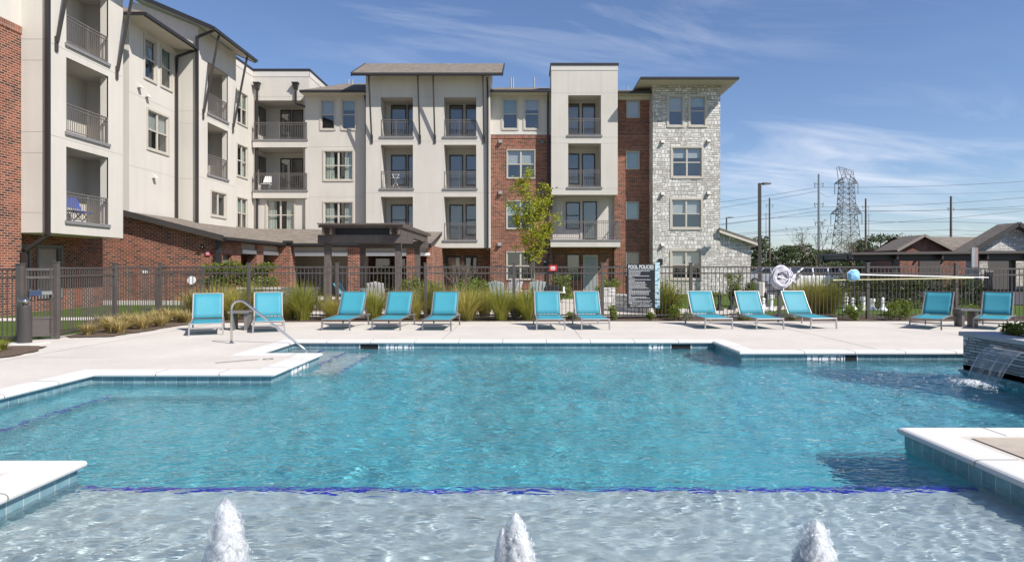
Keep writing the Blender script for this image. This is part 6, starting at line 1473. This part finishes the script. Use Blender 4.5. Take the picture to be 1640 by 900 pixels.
m.quad((xp-.5,Y+3.2,zr),(xr+.6,Y+3.2,zr),(xr+.6,Y-.35,ze-.2),(xb-.2,Y-.35,ze-.2), 0); m.quad((xp-.5,Y+3.2,zr),(xr+.6,Y+3.2,zr),(xr+.6,Y+6.6,ze-.2),(xp-.5,Y+6.6,ze-.2), 0)
for p, q in (((xa-e,Y-.52,ze-.3),(xp,Y-.52,zr-.05)), ((xp,Y-.52,zr-.05),(xb+e,Y-.52,ze-.3))): m.beam(p, q, .05, .22, 1)
m.beam((xb+.3,Y-.38,ze-.27), (xr+.6,Y-.38,ze-.27), .05, .2, 1); m.build('roof', [M['shingle'], plain('gable_trim', (.27, .23, .19), .7)], gar, recalc=False)
m = MB(); xx = sx(1474,Y); m.box(sx(1472,Y), sx(1506,Y), Y-.06, Y-.01, -.02, 2.2); m.build('garage_door', plain('garage_door', (.085,.075,.068), .6), gar)
for px in (1467, 1510): m = MB(); m.lathe([(.05,-.1),(.14,-.06),(.03,.14)], (sx(px,Y),Y-.12,2.25), 8); m.build('wall_light', M['white'], gar)
gs = thing('stone_garage', 'garage with a grey stone gable and a brown roof at the right edge', 'garage', (36, 52, 0)); Y = 48.5; xa, xp = sx(1562,Y), sx(1622,Y); xb = 2*xp-xa; zr, ze = sz(357.5,Y), sz(393,Y)
m = MB(); m.add([(xa+.3,Y,2.75),(xb-.3,Y,2.75),(xb-.3,Y,ze),(xp,Y,zr-.25),(xa+.3,Y,ze)], [(0,1,2,3,4)]); m.build('gable', M['stone'], gs, recalc=False)
m = MB(); m.box(xa+.3, sx(1582,Y), Y, Y+.6, -.05, 2.749); m.box(sx(1627,Y), xb, Y, Y+.6, -.05, 2.749); m.box(xa+.3, xb, Y+.601, Y+1.5, -.05, ze-.05); m.build('wall', M['stone'], gs, recalc=False)
m = MB(); m.box(sx(1582,Y), sx(1627,Y), Y+.12, Y+.2, -.05, 2.35); m.build('garage_door', plain('garage_door_grey', (.10,.095,.088), .6), gs); m = MB(); m.box(sx(1580,Y), sx(1629,Y), Y-.03, Y-.003, 2.36, 2.62); m.build('lintel', M['trim'], gs)
m = MB(); e = .9
for s, xe in ((-1, xa-e), (1, xb+e)):
    z_ = ze - (zr-ze)/(xp-xa)*e; q = [(xe,Y-.6,z_),(xp,Y-.6,zr),(xp,Y+1.6,zr),(xe,Y+1.6,z_)]; m.quad(*q, 0); m.beam((xe,Y-.63,z_-.08), (xp,Y-.63,zr-.08), .06, .3, 1); m.quad(*[(p[0],p[1],p[2]-.12) for p in q], 1)
m.build('roof', [M['shingle'], M['bronze']], gs, recalc=False)
# ------------------------------------------------------------------ power line: lattice tower, poles, wires
Y = 282.0; k_ = Y/1050; xt = sx(1355.5,Y); lt = thing('lattice_tower', 'grey steel lattice transmission tower standing against the sky at right', 'transmission tower', (xt, Y, 0))
def wz(z):
    for (z0, w0), (z1, w1) in zip(((0,5.2),(28,2.75),(38,2.2),(46,1.9)), ((28,2.75),(38,2.2),(46,1.9),(60,1.9))):
        if z0 <= z <= z1: return w0 + (w1-w0)*(z-z0)/(z1-z0)
mb = MB(); zs = [0,4.5,8.6,12.4,15.9,19.1,22,24.6,27,29.3,31.6,33.9,36.2,38.4]; th = .20
def corner(i, z): w = wz(z); return (xt + (w if i in (1,2) else -w), Y + (w if i in (2,3) else -w), z)
for a, b in zip(zs[:-1], zs[1:]):
    for i in range(4):
        j = (i+1) % 4; mb.beam(corner(i,a), corner(i,b), th*1.25, th*1.25); mb.beam(corner(i,a), corner(j,b), th*.75, th*.75); mb.beam(corner(j,a), corner(i,b), th*.75, th*.75); mb.beam(corner(i,b), corner(j,b), th*.7, th*.7)
mb.build('lattice_body', M['tower'], lt)
def arm(z, half, drop, top):
    m = MB(); w = wz(z)
    for s in (-1, 1):
        for d in (-1, 1): m.beam((xt+s*w*.4,Y+d*w,z+top), (xt+s*half,Y,z-drop), th*1.2, th*1.2); m.beam((xt+s*w,Y+d*w,z-drop), (xt+s*half,Y,z-drop), th*1.2, th*1.2)
        for t in (.2,.4,.6,.8):
            p = Vector((xt+s*(w+(half-w)*t),Y-w*(1-t),z-drop)); m.beam(p, p+Vector((0,0,(top+drop)*(1-t))), th*.8, th*.8); q = Vector((xt+s*(w+(half-w)*(t-.2)),Y-w*(1.2-t),z-drop)); m.beam(q+Vector((0,0,(top+drop)*(1.2-t))), p, th*.5, th*.5)
    m.build('cross_arm', M['tower'], lt)
    return z-drop
za = arm(38.4, 5.0, .4, 2.4); zb_ = arm(25.4, 6.7, .5, 3.6)
m = MB()
for s in (-1, 1):
    for d in (-1, 1): m.beam((xt+s*2.2,Y+d*2.2,38.4), (xt+s*3.2-.6,Y+d*.8,44.2 - s*1.0), th, th); m.beam((xt+s*2.2,Y+d*2.2,38.4), (xt-s*.4-.6,Y+d*.8,44.3), th*.6, th*.6)
for k in range(7): t = k/6; p = (xt-3.8+6.4*t,Y-.8,45.2-2.0*t); m.beam(p, (p[0]+(1.0 if k < 6 else 0),Y-.8,p[2]-.33), th, th); m.beam(p, (xt-1.8+3.6*t,Y-1.6,41.4), th*.6, th*.6)
m.beam((xt-2.1,Y-1.8,41.4), (xt+2.1,Y-1.8,41.4), th*.8, th*.8); m.build('peak_frame', M['tower'], lt)
for s, z, hx in ((-1,za,5.0),(1,za,5.0),(-1,zb_,6.7),(1,zb_,6.7),(-1,zb_,3.6),(1,zb_,3.6)): m = MB(); m.tube([(xt+s*hx,Y,z), (xt+s*hx,Y,z-4.6)], .14, seg=5); m.build('insulator', M['tower'], lt)
def utility_pole(lab, px, Y, py, r, mat, arms=()):
    x = sx(px,Y); h = sz(py,Y); t = thing('utility_pole', lab, 'utility pole', (x,Y,0)); m = MB(); m.tube([(x,Y,-.2),(x,Y,h)], r, seg=8, r2=r*.68); m.build('pole', M[mat], t)
    for (pz, half) in arms:
        z = sz(pz,Y)
        for s in (-1, 1): m = MB(); m.beam((x,Y,z), (x+s*half,Y,z+half*.35), r*.35, r*.35); m.tube([(x+s*half,Y,z+half*.35), (x+s*half*.8,Y,z-half*.55)], r*.22, seg=5); m.build('insulator_arm', M['tower'], t)
    return x, h
utility_pole('wooden utility pole just right of the tall light pole', 1232.5, 97, 317, .17, 'pole_wood', [(330,.55)])
utility_pole('thin pale pole left of the wooden utility pole, by the light pole', 1227, 112, 340, .09, 'galv', [(345,.35)])
utility_pole('tall steel monopole with bracket arms, left of the lattice tower', 1311.5, 165, 279, .42, 'galv', [(296,1.15), (328,1.15), (358,1.0)])
utility_pole('wooden utility pole just right of the lattice tower', 1386.5, 100, 318, .18, 'pole_wood', [(332,.5)])
utility_pole('thin pale pole beside the wooden pole right of the lattice tower', 1391.5, 118, 342, .08, 'galv', [(345,.4)])
utility_pole('leaning dark utility pole above the brick garage roof', 1523, 90, 314.5, .19, 'pole_wood', [(335,.45)])
def wire(lab, pts, r=.05):
    t = thing('power_wire', lab, 'power line', pts[0], 0, 'power line wires'); m = MB()
    for p, q in zip(pts[:-1], pts[1:]):
        p, q = Vector(p), Vector(q); L = (q-p).length; m.tube([p.lerp(q,f/12) + Vector((0,0,-4*L*.012*(f/12)*(1-f/12))) for f in range(13)], r, seg=4, cap=False)
    m.build('strand', M['wire'], t)
def P(px, py, Y): return (sx(px,Y), Y, sz(py,Y))
wl = [([(1000,340,165),(1311,300,165),(1700,286,165)], 'highest power wire, from the monopole top arm past the lattice tower'), ([(1000,352,165),(1311,306,165),(1337,310,282),(1373,310,282),(1750,300,282)], 'second highest power wire, passing the upper tower arm'),
      ([(1000,362,165),(1311,332,165),(1700,311,165)], 'third power wire from the top, from the monopole middle arm'), ([(1000,375,165),(1311,338,165),(1700,326,165)], 'fourth power wire from the top'),
      ([(1000,383,165),(1311,362,165),(1700,330,165)], 'fifth power wire from the top, rising to the right'), ([(1000,372,97),(1232,349,97),(1387,337,100),(1523,336,90),(1800,325,90)], 'wire strung between the tops of the wooden poles'),
      ([(1000,388,97),(1232,372,97),(1387,354,100),(1523,355,90),(1800,356,90)], 'thicker wire across the middle of the wooden poles'), ([(1000,392,97),(1232,377,97),(1387,369,100),(1523,368,90),(1800,372,90)], 'lowest thick wire bundle on the wooden poles'),
      ([(1000,404,110),(1227,398,112),(1391,380,118),(1700,366,118)], 'lowest thin wire running behind the wooden poles')]
for pts, lab in wl: wire('%s' % lab, [P(*p) for p in pts], .040 if pts[0][2] > 120 else .022)
# ------------------------------------------------------------------ trees far behind
def far_tree(lab, px, Y, w, h, seed, n=1500, leaf=.34, mat='leaf_far', z0=.18, cat='tree'):
    g = random.Random(seed); x = sx(px,Y); cs = []
    for k in range(16): a = g.uniform(0,6.28); q = w*.5*g.uniform(0,.75); zz = h*g.uniform(z0,.86); t = 1-abs(zz/h-.5)*.9; cs.append((q*math.cos(a)*t, q*math.sin(a)*t, zz, w*g.uniform(.13,.24), h*g.uniform(.07,.14)))
    lv, tr = MB(), MB(); leaf_cloud(lv, g, cs, n, leaf)
    tr.tube([(0,0,-.2),(0,0,h*.35),(.1,0,h*.7)], w*.03, seg=6, r2=w*.008)
    for c in cs[:8]: tr.tube([(0,0,h*.25), (c[0],c[1],c[2])], w*.010, seg=4, r2=w*.004, cap=False)
    return plant('tree', lab, cat, 'far trees behind the car park', (x,Y,0), [('crown', lv, M[mat]), ('trunk', tr, M['bark'])])
for i, (px, Y, w, h, lab) in enumerate([
    (1208, 95, 5, 5.5, 'dark far tree just left of the tall light pole'), (1258, 105, 7, 4.4, 'low bushy far tree left of the hose coil, right of the light pole'), (1285, 115, 7.5, 5.2, 'rounded far tree above the white car'), (1302, 120, 6, 4.2, 'low far tree right behind the white car roof'),
    (1328, 118, 6.5, 4.4, 'low far tree left of the lattice tower foot'), (1350, 125, 7, 3.6, 'low far tree at the lattice tower foot'), (1378, 112, 7, 3.6, 'low far tree below the wooden pole right of the tower'), (1412, 108, 9, 6.2, 'largest rounded far tree, left of the brick garage'), (1236, 120, 7, 4.2, 'low far tree behind the thin poles'),
    (1385, 105, 5, 5.4, 'narrow far tree left of the largest rounded one'), (1432, 120, 7, 4.4, 'far tree half hidden by the carport end'), (1340, 70, 5, 2.2, 'low far bush behind the carport end'), (1395, 62, 6, 2.3, 'low far bush under the carport roof'), (1420, 66, 6, 2.4, 'low far bush under the carport next to the brick garage')]):
    far_tree(lab, px, Y, w*1.15, h*(1.25 if Y > 80 else 1.1), 100+i, n=1300 if Y > 80 else 1500, leaf=.30 if Y > 80 else .16, z0=.18 if Y > 80 else .1)
twiggy('young_street_tree', 'thin nearly bare young tree in front of the tall monopole', (sx(1306,75),75,0), 7.2, 9, 'twig', .07, 4, .34, (420,.10,'leaf_far')); twiggy('young_street_tree', 'thin nearly bare young tree right of the lattice tower legs', (sx(1371,78),78,0), 5.2, 10, 'twig', .06, 4, .34, (380,.10,'leaf_far'))
# a far tree line that reads as one mass
g = random.Random(77); lv = MB()
for k in range(150): x = -40+k*3.0+g.uniform(-1,1); leaf_cloud(lv, g, [(x, 205+g.uniform(-8,8), g.uniform(.8,2.6), g.uniform(2,3.4), g.uniform(1.0,1.9))], 70, .75)
tag(lv.build('far_tree_line', M['leaf_far'], recalc=False), 'low dark line of woodland along the horizon behind the poles', 'woodland', kind='stuff')

# unseen tree added past the right edge to shade slate, cap and water
def added_shade_tree():
    g = random.Random(31); lv, tr = MB(), MB(); cs = []
    for k in range(26): a = g.uniform(0, 6.28); z = g.uniform(1.6, 3.6); q = g.uniform(.1, 1.1)*(1-abs(z-2.9)/3.2); cs.append((.1+q*math.cos(a), q*math.sin(a), z, g.uniform(.30, .5), g.uniform(.25, .42)))
    leaf_cloud(lv, g, cs, 5200, .085)
    tr.tube([(0,0,-.1), (.03,0,1.4), (-.02,.05,2.6), (.05,0,3.8)], .07, seg=8, r2=.02)
    for c in cs: tr.tube([(0,0,max(1.2, c[2]-1.0)), (c[0],c[1],c[2])], .018, seg=5, r2=.006, cap=False)
    return plant('added_shade_tree', 'slender leafy tree added out of view to shade the slate fountain planter', 'tree', None, (9.2, 8.35, .46), [('crown', lv, M['leaf_shrub']), ('trunk', tr, M['bark'])])
added_shade_tree()
